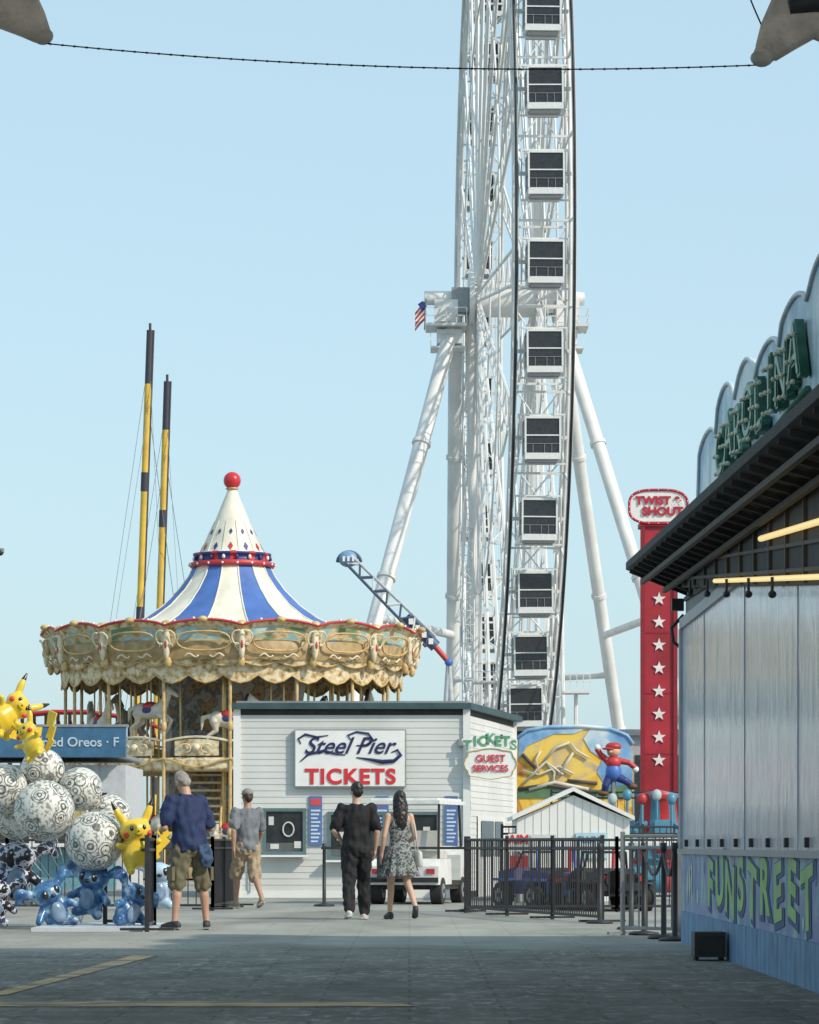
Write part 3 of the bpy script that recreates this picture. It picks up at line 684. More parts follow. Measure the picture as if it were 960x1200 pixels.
    for a,c in zip(ys[:-1],ys[1:]):
        q=[A(a,0),A(c,0),A(c,1),A(a,1)]; b.add(q+[p+V((0,0,.07)) for p in q],[(0,1,2,3),(7,6,5,4),(0,4,5,1),(1,5,6,2),(2,6,7,3),(3,7,4,0)],aw)
    y=14.5; am=M('awning_brown',(.09,.07,.055),.7)
    while y<34.6: b.beam(A(y,0)+V((0.02,0,-.03)),A(y,1)+V((0,0,-.03)),.025,aw,4); y+=.6
    for f in(.25,.6,.95): b.beam(A(14,f)+V((0,0,-.07)),A(34.5,f)+V((0,0,-.07)),.03,am,4)
    def zl(y): return 2.82+(y-25)*.072
    hs=[14,20,25,29,33.2]
    for a,c in zip(hs[:-1],hs[1:]):
        b.poly([(2.58,a,zl(a)),(2.58,c,zl(c)),(2.58,c,A(c,.7).z),(2.58,a,A(a,.7).z)],aw,(.10,0,0))
    for y in [15+i*1.1 for i in range(17)]: b.bx(2.555,2.58,y,y+.06,zl(y)+.02,A(y,.7).z-.05,am)
    for dz in(.12,.32): b.beam((2.57,14,zl(14)+dz),(2.57,33,zl(33)+dz*.7),.018,am,4)
    b.build('awning',root)
    b=MB(); fl=M('lit_tube',(1.0,.74,.30),.4,emit=.75,var=.03)
    b.beam((2.55,21,zl(21)+.05),(2.55,29.2,zl(29.2)+.05),.02,fl,8); b.beam((2.53,21,zl(21)+.40),(2.53,25.2,zl(25.2)+.34),.022,fl,8)
    b.build('light_tube',root)
    b=MB()
    for y in(24.3,26,27.8,29.6,31.4): 
        p=V((2.52,y,zl(y)+.06)); b.beam(p,p-V((0,0,.10)),.012,black,5); b.ell(p-V((0,0,.12)),(.03,.05,.028),black,8,6)
    y=34.7
    b.tube([(2.72,y,3.25),(2.6,y,3.12),(2.62,y,2.98),(2.7,y,2.92)],.02,black,6); b.box((2.66,y,3.35),(.12,.1,.12),black)
    b.tube([(2.76,y,3.4),(2.8,y,3.2),(2.74,y,3.05)],.012,black,5)
    b.build('hanging_lamps',root)
    b=MB(); b.bx(2.38,2.64,29.2,29.55,.03,.24,M('black_box',(.035,.035,.04),.5)); b.bx(2.40,2.62,29.18,29.2,.06,.21,dark)
    for x in(2.39,2.6): b.bx(x,x+.03,29.25,29.5,.0,.03,rubber)
    b.build('speaker_box')
arcade()
# ------------------------------------------------------------ entrance canopy: unseen roof put in for foreground shade, and swags
def entrance():
    root=group('swags_and_unseen_shade_roof'); b=MB(); rm=M('unseen_shade_roof',(.6,.58,.54),.8)
    b.bx(-22,26,13,26,9.0,9.25,rm)  # slab out of view, put in and sized to shade the foreground deck
    for x in(-16,-9,9,16):
        for y in(14,24): b.bx(x-.2,x+.2,y-.2,y+.2,0,9,rm)
    for y in range(15,26,5): b.bx(-22,26,y,y+.2,8.7,9.0,rm)
    b.build('roof_and_posts',root)
    fab=M('beige_fabric',(.74,.62,.53),.8,var=.25,scale=6,bump=.7); b=MB()
    d=24
    b.tube([G(-60,-60,d),G(-10,-15,d),G(15,5,d),G(38,28,d),G(50,42,d)],[.35,.28,.2,.12,.07],fab,14)
    b.ell(G(50,42,d),(.075,.08,.06),M('fabric_ring',(.5,.44,.38)),12,8)
    b.tube([G(1010,-70,d),G(970,-20,d),G(935,15,d),G(912,42,d),G(898,62,d)],[.4,.30,.22,.15,.09],fab,14)
    b.tube([G(1000,30,d),G(970,28,d),G(935,20,d),G(905,50,d),G(893,68,d)],[.16,.14,.13,.10,.07],fab,12)
    b.ell(G(893,68,d),(.08,.08,.06),MC['fabric_ring'],12,8)
    b.tube([G(1000,-20,d-.2),G(960,0,d-.2),G(925,8,d-.2)],[.12,.09,.05],black,10)
    for (u,v) in((-60,-60),(1010,-70)): p=G(u,v,d); b.beam(p,V((p.x,p.y,9)),.05,black,6)
    b.build('fabric_swags',root)
    b=MB(); a=G(45,50,d); c=G(892,76,d); n=60
    pts=[]
    for i in range(n+1):
        t=i/n; p=a.lerp(c,t); p.z-=.09*4*t*(1-t); pts.append(p)
    b.tube(pts,.005,black,5)
    for i in range(1,n): 
        b.ell(pts[i],(.014,.008,.008),black,6,4)
    b.tube([G(893,30,d),G(885,12,d),G(876,-10,d)],.006,black,5)
    b.build('overhead_cable',root)
entrance()
# ------------------------------------------------------------ ride area behind right fence
def rightback():
    d=85; root=group('painted_backdrop'); b=MB()
    mm=ramp_mat('sunset_mural',[(.25,(.22,.08,.03)),(.4,(.50,.22,.05)),(.47,(.78,.45,.05)),(.56,(.84,.60,.12)),(.62,(.60,.45,.25)),(.75,(.22,.20,.20))],scale=.8,detail=8,dist=1.4,rough=.45)
    sk=ramp_mat('mural_sky',[(.35,(.10,.24,.50)),(.5,(.25,.45,.68)),(.62,(.62,.70,.74))],scale=1.3,detail=6,rough=.45)
    pts=[G(605,985,d)]; 
    for u,v in((605,866),(618,856),(640,852),(680,851),(715,854),(735,862),(742,872),(742,985)): pts.append(G(u,v,d))
    b.poly(pts,mm,(0,.15,0)); b.tube([p+V((0,-.02,0)) for p in pts[1:-1]],.05,sk,6)
    def fl(pp,m,o): b.poly([G(u,v,d-o) for u,v in pp],m,(0,.01,0))
    fl(((608,890),(608,867),(620,857),(642,853),(680,852),(690,853),(672,860),(650,860),(632,868),(618,874)),sk,.02)
    fl(((684,866),(692,854),(715,855),(735,864),(741,878),(741,930),(716,930),(700,905),(706,890),(692,880)),sk,.02)
    fl(((606,928),(640,922),(700,926),(741,918),(741,935),(606,935)),M('mural_green_hill',(.10,.20,.10)),.035)
    bn=M('mural_bone',(.60,.56,.45))
    for l,r in ((((614,918),(640,893),(660,908)),.04),(((638,892),(652,876),(668,870)),.035),(((655,908),(672,882)),.04),(((612,903),(632,908),(655,898),(672,907)),.03),(((620,925),(650,917),(690,925)),.05),(((640,893),(650,905),(648,922)),.03),(((668,870),(676,880),(690,888)),.03),(((632,908),(628,890),(634,880)),.03)):
        b.tube([G(u,v,d-.06) for u,v in l],r,bn,6)
    for l in (((607,925),(640,920),(700,928)),((612,884),(628,900)),((665,915),(700,918))): b.tube([G(u,v,d-.05) for u,v in l],.05,M('mural_dark_stroke',(.08,.06,.06)),6)  # dark strokes in the backdrop picture
    b.build('mural_board',root)
    d=60; root=group('white_shed'); b=MB(); x0,x1=gx(606,d),gx(738,d); xm=(x0+x1)/2-.0; ze=gz(960,d); zp=gz(932,d)
    pts=[(x0,d,0),(x1,d,0),(x1,d,ze),(xm,d,zp),(x0,d,ze)]; b.poly(pts,white,(0,3,0))
    x=x0
    while x<x1: 
        t=1-abs(x-xm)/(xm-x0); b.bx(x,x+.008,d-.008,d,.0,ze+(zp-ze)*t-.02,M('shed_groove',(.55,.56,.56))); x+=.14
    for s,xx in((-1,x0-.08),(1,x1+.08)):
        a=V((xm,d-.12,zp+.07)); c=V((xx,d-.12,ze-.02)); b.add([a,c,c+V((0,3.3,0)),a+V((0,3.3,0)),a+V((0,0,.07)),c+V((0,0,.07)),c+V((0,3.3,.07)),a+V((0,3.3,.07))],[(0,1,5,4),(4,5,6,7),(0,3,2,1),(1,2,6,5)],white)
    b.build('shed_body',root); b=MB()
    b.bx(gx(675,d),gx(712,d),d-.05,d-.013,gz(1006,d),gz(976,d),M('pale_blue_sign',(.45,.62,.66),.5)); b.bx(gx(622,d),gx(652,d),d-.04,d-.013,.3,gz(978,d),M('shed_door',(.6,.6,.58)))
    b.build('shed_door_and_sign',root); txt('shed_text','FLUME',(gx(693,d),d-.06,gz(984,d)),.16,blue,root,.004)
    root=group('aim_sign'); d=58; b=MB(); b.bx(gx(596,d),gx(620,d),d,d+.04,gz(998,d),gz(977,d),white); b.beam((gx(608,d),d+.06,0),(gx(608,d),d+.06,gz(980,d)),.03,grey)
    b.box((gx(608,d),d-.01,gz(1015,d)),(.3,.03,.35),red); b.build('board',root); txt('text','AIM',(gx(608,d),d-.01,gz(984,d)),.2,MC['sign_red'],root,.004,bold=.006)
    d=75; root=group('star_pylon_sign'); b=MB(); x0,x1=gx(753,d),gx(792,d); zt=gz(617,d)
    b.bx(x0,x1,d,d+.7,0,zt,M('pylon_red',(.38,.02,.035),.5,var=.3,scale=1.5)); b.bx(x0-.04,x0+.05,d-.05,d+.02,0,zt,M('pylon_edge',(.26,.01,.02))); b.bx(x1-.05,x1+.04,d-.05,d+.02,0,zt,MC['pylon_edge']); b.bx(x0-.05,x1+.05,d-.06,d+.75,zt,zt+.1,MC['pylon_edge'])
    for i in range(5): b.bx(x0+.05,x1-.05,d-.008,d,1.6+i*1.3,1.63+i*1.3,MC['pylon_edge'])
    for i in range(10):
        c=V(((x0+x1)/2,d-.03,gz(648+i*27,d))); pts=[]
        for k in range(10):
            r=.15 if k%2==0 else .06; t=math.pi/2+k*math.pi/5; pts.append(c+V((r*math.cos(t),0,r*math.sin(t))))
        b.poly(pts,M('star_white',(.8,.74,.70),.4),(0,.025,0))
    b.beam(((x0+x1)/2,d+.2,zt),((x0+x1)/2,d+.2,zt+.3),.12,red)
    b.build('pylon',root); b=MB(); c=V((gx(771.5,d),d-.05,gz(594,d))); pts=[]
    for i in range(40):
        t=2*math.pi*i/40; rr=1+.06*math.cos(4*t+math.pi)-.02; pts.append(c+V((.68*rr*math.cos(t),0,.39*rr*math.sin(t))))
    b.poly(pts,MC['sign_white'],(0,.25,0)); b.tube([p+V((0,-.01,0)) for p in pts],.03,M('sign_red_deep',(.45,.02,.04),.5),6,True)
    for p in pts[::2]: b.ell(c+(p-c)*1.0+V((0,-.035,0)),.013,MC['star_white'],6,4)
    b.build('oval_board',root)
    txt('text_twist','TWIST &',c+V((0,-.03,.12)),.24,MC['sign_red_deep'],root,.004,bold=.012,sx=1.05); txt('text_shout','SHOUT',c+V((.09,-.03,-.11)),.24,MC['sign_red_deep'],root,.004,bold=.012,sx=1.1)
    d=72; root=group('spinning_ride'); b=MB(); c=V((gx(772,d),d,0)); tq=M('ride_teal',(.08,.26,.38),.4); 
    b.lathe([(0,0),(1.3,0),(1.3,.5),(1.15,.55),(.5,.7),(.35,1.9),(.5,2.0),(0,2.1)],c,24,None,lambda i,j: red if (i//2)%2 else tq)
    for i in range(8):
        t=2*math.pi*i/8; p=c+V((1.0*math.cos(t),1.0*math.sin(t),1.0)); b.beam(c+V((0,0,1.6)),p+V((0,0,.1)),.06,tq,6)
        b.ell(p,(.28,.28,.22),tq if i%2 else red,12,8); b.box(p+V((0,0,.3)),(.3,.12,.35),MC['ride_teal']); b.ell(p+V((.1,-.2,.1)),(.08,.08,.08),white,8,6)
    b.lathe([(1.4,.9),(1.45,1.0),(1.4,1.1)],c,24,white)
    for i in range(7):
        b.beam(c+V((-1.0+.3*i,-.9,1.1)),c+V((-1.0+.3*i,-.9,1.95)),.03,tq,5)
        b.ell(c+V((-1.0+.3*i,-.9,1.9+.08*(i%2))),(.10,.08,.12),(M('ride_pale',(.40,.5,.52)),tq,red)[i%3],8,6)
    b.build('ride_body',root)
    root=group('red_cap_figure_statue'); b=MB(); d=74; c=G(719,905,d); skn=M('figure_skin',(.65,.38,.26)); s=.95
    b.ell(c,(.18*s,.16,.22*s),blue); b.ell(c+V((0,0,.22*s)),(.18*s,.15,.15*s),red); b.ell(c+V((0,0,.47*s)),(.15*s,.15,.14*s),skn); b.ell(c+V((0,0,.57*s)),(.18*s,.17,.10*s),red); b.ell(c+V((-.12,-.13,.52*s)),(.13,.09,.03),red)
    b.ell(c+V((-.07,-.15,.45*s)),(.04,.04,.035),skn); b.limb([c+V((.13,0,.24)),c+V((.33,0,.20)),c+V((.45,0,.1))],[.07,.06,.06],red); b.limb([c+V((-.13,0,.24)),c+V((-.28,-.05,.38)),c+V((-.34,-.05,.48))],[.07,.06,.06],red)
    b.ell(c+V((-.34,-.05,.52)),.07,white); b.ell(c+V((.47,0,.06)),.07,white)
    b.limb([c+V((-.08,0,-.1)),c+V((-.17,-.05,-.28)),c+V((-.19,0,-.42))],[.1,.08,.07],navy); b.limb([c+V((.08,0,-.1)),c+V((.24,-.05,-.18)),c+V((.36,0,-.26))],[.1,.08,.07],navy)
    b.ell(c+V((-.22,-.03,-.45)),(.12,.09,.06),M('boot_brown',(.15,.07,.03))); b.ell(c+V((.4,0,-.3)),(.11,.09,.07),MC['boot_brown']); b.beam(c+V((0,0,-.2)),(c.x,c.y,0),.05,grey)
    b.build('statue_body',root)
    root=group('pier_pavilion'); b=MB(); d=180
    x0,x1=gx(735,d),gx(860,d); b.bx(x0,x1,d,d+12,0,gz(862,d),M('pavilion_grey',(.35,.37,.40),.6)); b.bx(x0-.4,x1+.4,d-.4,d+12.4,gz(862,d),gz(855,d),M('pavilion_roof',(.16,.18,.20)))
    x=x0+.4
    while x<x1: b.bx(x,x+.9,d-.04,d,1.2,gz(885,d),glass); x+=1.6
    b.build('pavilion_body',root)
rightback()
# ------------------------------------------------------------ wheels & vehicles
def wheel(b,c,r,wd,ax=V((1,0,0)),hub=grey):
    c=V(c); b.beam(c-ax*wd/2,c+ax*wd/2,r,rubber,20); b.beam(c-ax*(wd/2+.01),c+ax*(wd/2+.01),r*.55,hub,14); b.beam(c-ax*(wd/2+.02),c+ax*(wd/2+.02),r*.18,black,8)
def golfcart():
    d=57; root=group('golf_cart',(gx(478,d),d,0),math.radians(-12)); b=MB(); w_=.58
    for x in(-w_+.08,w_-.08):
        for y in(0,1.65): wheel(b,(x,y,.22),.22,.18)
    b.build('wheels',root); b=MB(); bw=M('cart_white',(.76,.76,.74),.3,coat=.3)
    b.bx(-w_+.02,w_-.02,-.1,2.05,.24,.32,dark); b.poly([(-w_,-.35,.32),(-w_,-.35,.62),(-w_,-.2,.74),(-w_,.7,.74),(-w_,.75,.32)],bw,(2*w_,0,0))
    b.poly([(-w_,1.5,.32),(-w_,1.5,.80),(-w_,1.75,.95),(-w_,2.25,.62),(-w_,2.3,.32)],bw,(2*w_,0,0))
    b.bx(-w_,w_,.75,1.5,.30,.36,dark); b.bx(-w_,w_,-.38,-.35,.36,.44,black)
    for x in(-.45,.45): b.bx(x-.07,x+.07,-.37,-.352,.5,.58,red)
    b.bx(-.2,.2,-.365,-.352,.46,.57,M('plate',(.5,.5,.45))); b.build('body',root)
    b=MB(); st=M('cart_seat',(.55,.53,.48),.6)
    b.bx(-.52,.52,.1,.65,.75,.87,st); b.bx(-.52,.52,-.0,.1,.87,1.2,st); b.build('seats',root)
    b=MB()
    for x in(-.54,.54):
        b.beam((x,-.15,.7),(x,-.1,1.63),.022,black,6); b.beam((x,1.75,.9),(x,1.55,1.63),.022,black,6)
    b.bx(-.6,.6,-.35,1.8,1.63,1.69,bw); b.bx(-.55,.55,-.28,1.72,1.69,1.73,bw)
    b.beam((-.2,1.5,.8),(-.2,1.2,1.05),.015,black); b.tube([(-.2+.17*math.cos(t),1.18+.05*math.sin(t),1.06+.15*math.sin(t)) for t in [i*.63 for i in range(10)]],.014,black,5,True)
    b.bx(-.35,.0,-.75,-.38,.42,.62,dark); b.bx(-.35,0,-.76,-.7,.62,.95,black)
    b.build('roof_and_posts',root)
golfcart()
def jeep(u,d,c1,c2,rz):
    root=group('kids_ride_jeep',(gx(u,d),d,0),rz); b=MB()
    for x in(-.42,.42):
        for y in(0,.95): wheel(b,(x,y,.2),.2,.15)
    b.build('wheels',root); b=MB()
    b.poly([(-.36,-.25,.22),(-.36,-.25,.55),(-.36,.45,.58),(-.36,.5,.42),(-.36,.7,.42),(-.36,.75,.62),(-.36,1.2,.56),(-.36,1.25,.22)],c1,(.72,0,0))
    for x in(-.42,.42):
        for y in(0,.95): b.box((x,y,.44),(.16,.5,.04),c2)
    b.bx(-.3,.3,-.3,-.25,.3,.42,black); b.beam((-.12,-.32,.46),(-.12,-.26,.46),.14,rubber,14)
    for x in(-.33,.33): b.beam((x,.05,.5),(x,.1,.92),.025,c2,6); b.box((x*.85,-.27,.48),(.08,.04,.08),red)
    b.beam((-.33,.1,.92),(.33,.1,.92),.025,c2,6); b.beam((-.33,.72,.62),(-.28,.6,.86),.02,black,5); b.beam((.33,.72,.62),(.28,.6,.86),.02,black,5); b.beam((-.28,.6,.86),(.28,.6,.86),.02,black,5)
    b.bx(-.28,.28,.1,.4,.5,.62,M('jeep_seat',(.05,.05,.06))); b.build('body',root)
jeep(655,53,navy,blue,.5); jeep(692,52,blue,red,-.3); jeep(724,51,black,black,.2)
# ------------------------------------------------------------ left background
def leftback():
    d=76; root=group('blue_food_stand'); b=MB(); x0,x1=-10.5,gx(147,d)
    b.bx(x0,x1,d,d+5,0,2.7,M('stand_white',(.55,.57,.6),.6)); b.bx(x0,x1-.4,d-.04,d,1.0,2.1,dark); b.bx(x0,x1,d-.5,d,.9,1.0,white)
    b.bx(x0,x1-.2,d-.03,d,.0,.9,M('stand_teal',(.15,.35,.42),.5))
    for x in(-9.8,-9,-8.2,-7.4,-6.8): b.bx(x-.06,x+.06,d-.06,d,.9,2.7,MC['stand_white']); b.bx(x+.1,x+.5,d-.05,d-.04,1.5,1.9,M('menu',(.5,.4,.15)))
    b.build('stand_body',root); b=MB(); sb=M('stand_blue_sign',(.05,.15,.27),.5,var=.2)
    b.bx(x0,x1+.05,d-.6,d-.3,gz(888,d),gz(853,d),sb); b.bx(x0-.05,x1+.1,d-.62,d-.28,gz(853,d),gz(850,d),grey); b.bx(x0,x1,d-.3,d+5,gz(888,d),gz(884,d),grey); b.build('sign_fascia',root)
    txt('stand_text','Fried Oreos · F',(gx(94,d),d-.61,gz(871,d)),.28,M('sign_text_pale',(.5,.6,.68)),root,.005,sx=1.02,bold=.004)
    root=group('roller_coaster'); b=MB(); d=110
    for dy in(0,1.0):
        b.tube([V((gx(u,d),d+dy,gz(v,d))) for u,v in((-80,870),(-20,850),(20,838),(60,834),(100,834),(140,839),(180,850),(240,875))],.07,red,6)
    for u in range(-60,200,14): 
        v=834+((u-80)/16)**2*.35; x=gx(u,d); z=gz(v,d); b.beam((x,d,z),(x,d+1,z),.04,dark,4)
        b.beam((x,d+.5,z),(x,d+.5,0),.06,dark,5); b.beam((x,d+.5,z-.1),(x+.37,d+.5,z-1.6),.03,red,4)
    b.build('track',root)
    root=group('security_camera_pole'); b=MB(); d=45; p=G(0,645,d); b.box(p+V((-.3,0,0)),(.7,.08,.05),grey); b.ell(p+V((0,0,-.02)),.05,dark); b.beam(p+V((-.6,0,.2)),(p.x-.6,d,0),.06,grey,8); b.build('pole',root)
leftback()
# ------------------------------------------------------------ balloons
def balloons():
    mm=bpy.data.materials.new('money_print_foil'); mm.use_nodes=True; nt=mm.node_tree; L=nt.links.new; N=nt.nodes.new; bs=nt.nodes['Principled BSDF']; bs.inputs['Roughness'].default_value=.32; bs.inputs['Coat Weight'].default_value=.2
    tc=N('ShaderNodeTexCoord'); oi=N('ShaderNodeObjectInfo'); ad=N('ShaderNodeVectorMath'); L(tc.outputs['Object'],ad.inputs[0]); L(oi.outputs['Random'],ad.inputs[1])
    vo=N('ShaderNodeTexVoronoi'); vo.inputs['Scale'].default_value=5.0; L(ad.outputs[0],vo.inputs['Vector'])
    r1=N('ShaderNodeValToRGB'); cr=r1.color_ramp; cr.interpolation='CONSTANT'
    st=[(0,.14),(.10,.74),(.17,.13),(.22,.72),(.35,.16),(.41,.72),(.50,.22),(.55,.72)]
    while len(cr.elements)<len(st): cr.elements.new(.5)
    for e,(p,c) in zip(cr.elements,st): e.position=p; e.color=(c,c,c*.93,1)
    L(vo.outputs['Distance'],r1.inputs[0])
    n2=N('ShaderNodeTexNoise'); n2.inputs['Scale'].default_value=26; n2.inputs['Detail'].default_value=3; L(ad.outputs[0],n2.inputs['Vector'])
    r2=N('ShaderNodeValToRGB'); r2.color_ramp.elements[0].position=.40; r2.color_ramp.elements[0].color=(.25,.26,.24,1); r2.color_ramp.elements[1].position=.5; L(n2.outputs[0],r2.inputs[0])
    mx=N('ShaderNodeMix'); mx.data_type='RGBA'; mx.blend_type='MULTIPLY'; mx.inputs[0].default_value=.8; L(r1.outputs[0],mx.inputs[6]); L(r2.outputs[0],mx.inputs[7]); L(mx.outputs[2],bs.inputs['Base Color'])
    d0=41
    root=group('balloon_bunch')
    str_=MB(); base=V((gx(95,d0),d0,.05))
    for (u,v,r,dd) in((3,925,30,.3),(50,903,26,.5),(94,925,26,.4),(52,950,36,-.1),(128,957,26,.5),(111,986,35,-.3),(18,960,24,.6)):
        d=d0+dd; R=r*d/F; b=MB()
        nu,nv=32,20; vs=[]
        for j in range(nv+1):
            ph=math.pi*j/nv
            for i in range(nu):
                t=2*math.pi*i/nu; k=1+.012*math.cos(8*t)*math.sin(ph); vs.append(V((R*k*math.sin(ph)*math.cos(t),R*k*math.sin(ph)*math.sin(t),-R*math.cos(ph))))
        b.add(vs,[(j*nu+i,j*nu+(i+1)%nu,(j+1)*nu+(i+1)%nu,(j+1)*nu+i) for j in range(nv) for i in range(nu)],mm,True)
        b.beam((0,0,-R*.98),(0,0,-R-.05),.012,mm,8,.03)
        o=b.build('round_foil_balloon',root,G(u,v,d)); o.rotation_euler=(random.uniform(-.3,.3),random.uniform(-.3,.3),random.random()*6)
        str_.tube([G(u,v,d)-V((0,0,R)),(G(u,v,d)+base)/2-V((0,0,.1)),base],.004,white,4)
    str_.build('strings',root)
    ye=M('balloon_yellow',(.80,.56,.04),.25,coat=.4,var=.08); bk=M('balloon_black',(.02,.02,.02),.25); rd=M('balloon_red',(.7,.06,.05),.3); br=M('balloon_brown',(.30,.13,.03),.3)
    def mouse(u,v,d,sc,rx,rz):
        e=group('yellow_mouse_balloon',G(u,v,d),rz,sc); e.rotation_euler=(0,rx,rz)
        b=MB(); b.loft([(0,0,-.33,.08,.07),(0,0,-.28,.2,.14),(0,0,-.15,.24,.17),(0,0,0,.2,.15),(0,0,.08,.15,.13)],ye,20); b.ell((0,-.01,.2),(.23,.18,.18),ye)
        for s in(-1,1):
            b.limb([V((s*.14,0,.3)),V((s*.22,0,.45)),V((s*.27,0,.56))],[.06,.06,.035],ye); b.limb([V((s*.18,-.03,-.02)),V((s*.3,-.12,.02))],[.06,.045],ye)
            b.limb([V((s*.12,0,-.3)),V((s*.15,-.12,-.36))],[.07,.06],ye)
        fuse(b,'body',e,.02,3); b=MB()
        for s in(-1,1):
            b.limb([V((s*.262,0,.54)),V((s*.30,0,.63))],[.04,.015],bk,10); b.ell((s*.09,-.165,.24),(.03,.02,.038),bk,10,8); b.ell((s*.095,-.182,.252),.01,white,6,5); b.ell((s*.165,-.11,.15),(.045,.05,.045),rd,10,8)
        b.ell((0,-.192,.195),.013,bk,6,5); b.tube([(-.05,-.18,.15),(-.02,-.187,.135),(0,-.188,.145),(.02,-.187,.135),(.05,-.18,.15)],.006,bk,5)
        b.poly([(.1,.16,-.25),(.3,.17,-.12),(.24,.17,-.05),(.42,.17,.08),(.36,.17,.14),(.56,.17,.38),(.7,.17,.22),(.5,.17,.05),(.55,.17,-.0),(.36,.17,-.16),(.38,.17,-.22),(.12,.17,-.32)],ye,(0,.04,0))
        for z in(.0,-.14): b.tube([(-.16,.12,z),(0,.175,z),(.16,.12,z)],.025,br,6)
        b.build('face_and_tail',e)
    mouse(160,990,40.6,.82,-.1,.35); mouse(10,836,41.2,.75,.9,.5); mouse(36,868,41,.6,-.5,-.6)
    bl=ramp_mat('balloon_blue_mottled',[(.30,(.02,.04,.12)),(.42,(.03,.10,.26)),(.55,(.07,.20,.38)),(.66,(.40,.52,.62))],scale=6,detail=4,rough=.25)
    bd=ramp_mat('balloon_spotted',[(.0,(.02,.02,.03)),(.42,(.03,.03,.05)),(.47,(.6,.62,.68)),(.54,(.65,.65,.7)),(.56,(.05,.07,.15))],scale=9,detail=2,rough=.22,const=True)
    def creature(u,d,z,sc,m,rz,tilt=0):
        e=group('cartoon_creature_balloon',(gx(u,d),d,z),0,sc); e.rotation_euler=(0,tilt,rz); b=MB()
        b.ell((0,0,.24),(.2,.17,.24),m); b.ell((0,-.03,.56),(.25,.2,.18),m)
        for s in(-1,1):
            b.limb([V((s*.2,0,.62)),V((s*.38,0,.72)),V((s*.48,0,.62))],[.06,.09,.04],m); b.limb([V((s*.16,-.02,.35)),V((s*.32,-.1,.24))],[.07,.06],m); b.limb([V((s*.1,0,.08)),V((s*.18,-.1,.03))],[.1,.08],m)
        fuse(b,'body',e,.02,3); b=MB()
        for s in(-1,1): b.ell((s*.1,-.2,.58),(.05,.03,.065),bk,10,8); b.ell((s*.1,-.225,.6),.015,white,6,5)
        b.ell((0,-.23,.52),(.045,.03,.03),bk,10,8); b.ell((0,-.15,.25),(.12,.06,.16),M('balloon_pale',(.22,.32,.45),.25,var=.4,scale=8),12,8); b.build('face',e)
    creature(72,40.3,.02,.78,bl,.5,-.45); creature(105,40.8,.15,.78,bl,-.4,.15); creature(142,40.0,.03,.74,bl,.8,.5); creature(15,41.6,.30,.95,bd,.2,.1); creature(-8,41,.05,.7,bd,.2,.1); creature(185,43.5,.2,.75,M('balloon_iridescent',(.4,.55,.7),.15,coat=.6,var=.4,scale=5),.2)
    b=MB(); b.poly([(gx(42,39.5),39.0,.0),(gx(186,39.5),39.0,.0),(gx(192,41),41.6,.0),(gx(60,41),41.6,.0)],M('white_board',(.58,.62,.66),.5),(0,0,.045)); b.build('display_mat')
balloons()
# ------------------------------------------------------------ people
def hand(b,wr,el,sd,m,curl=None,amt=.6):
    D=(wr-el).normalized(); cu=V(curl) if curl else V((-sd,0,0)); cu=(cu-D*cu.dot(D)).normalized(); la=D.cross(cu).normalized()
    if la.y<0: la=-la
    R=Matrix((la,cu,D)).transposed()
    b.ell(wr+D*.055,(.042,.018,.058),m,12,8,R); b.limb([wr,wr+D*.04],[.027,.028],m,10)
    for i,(o,l) in enumerate(((.032,.075),(.011,.083),(-.011,.077),(-.031,.062))):
        p=wr+D*.098+la*o; p0=wr+D*.06+la*o*.9
        q=p+D*l*.4+cu*l*.12*amt; r_=q+D*l*.25+cu*l*.28*amt; t=r_+D*l*.1+cu*l*.3*amt
        b.limb([p0,p,q,r_,t],[.010,.0092,.0088,.008,.007],m,8)
    b.limb([wr+D*.03+la*.03,wr+D*.065+la*.055+cu*.015,wr+D*.095+la*.058+cu*.03],[.013,.011,.008],m,8)
def lean_children(e,ly,lx=0):
    for o in bpy.data.objects:
        if o.parent==e and o.type=='MESH':
            for v in o.data.vertices:
                z=max(0,v.co.z-.92); v.co.y+=ly*z+ly*.6*z*z; v.co.x+=lx*z; v.co.z-=ly*.25*z
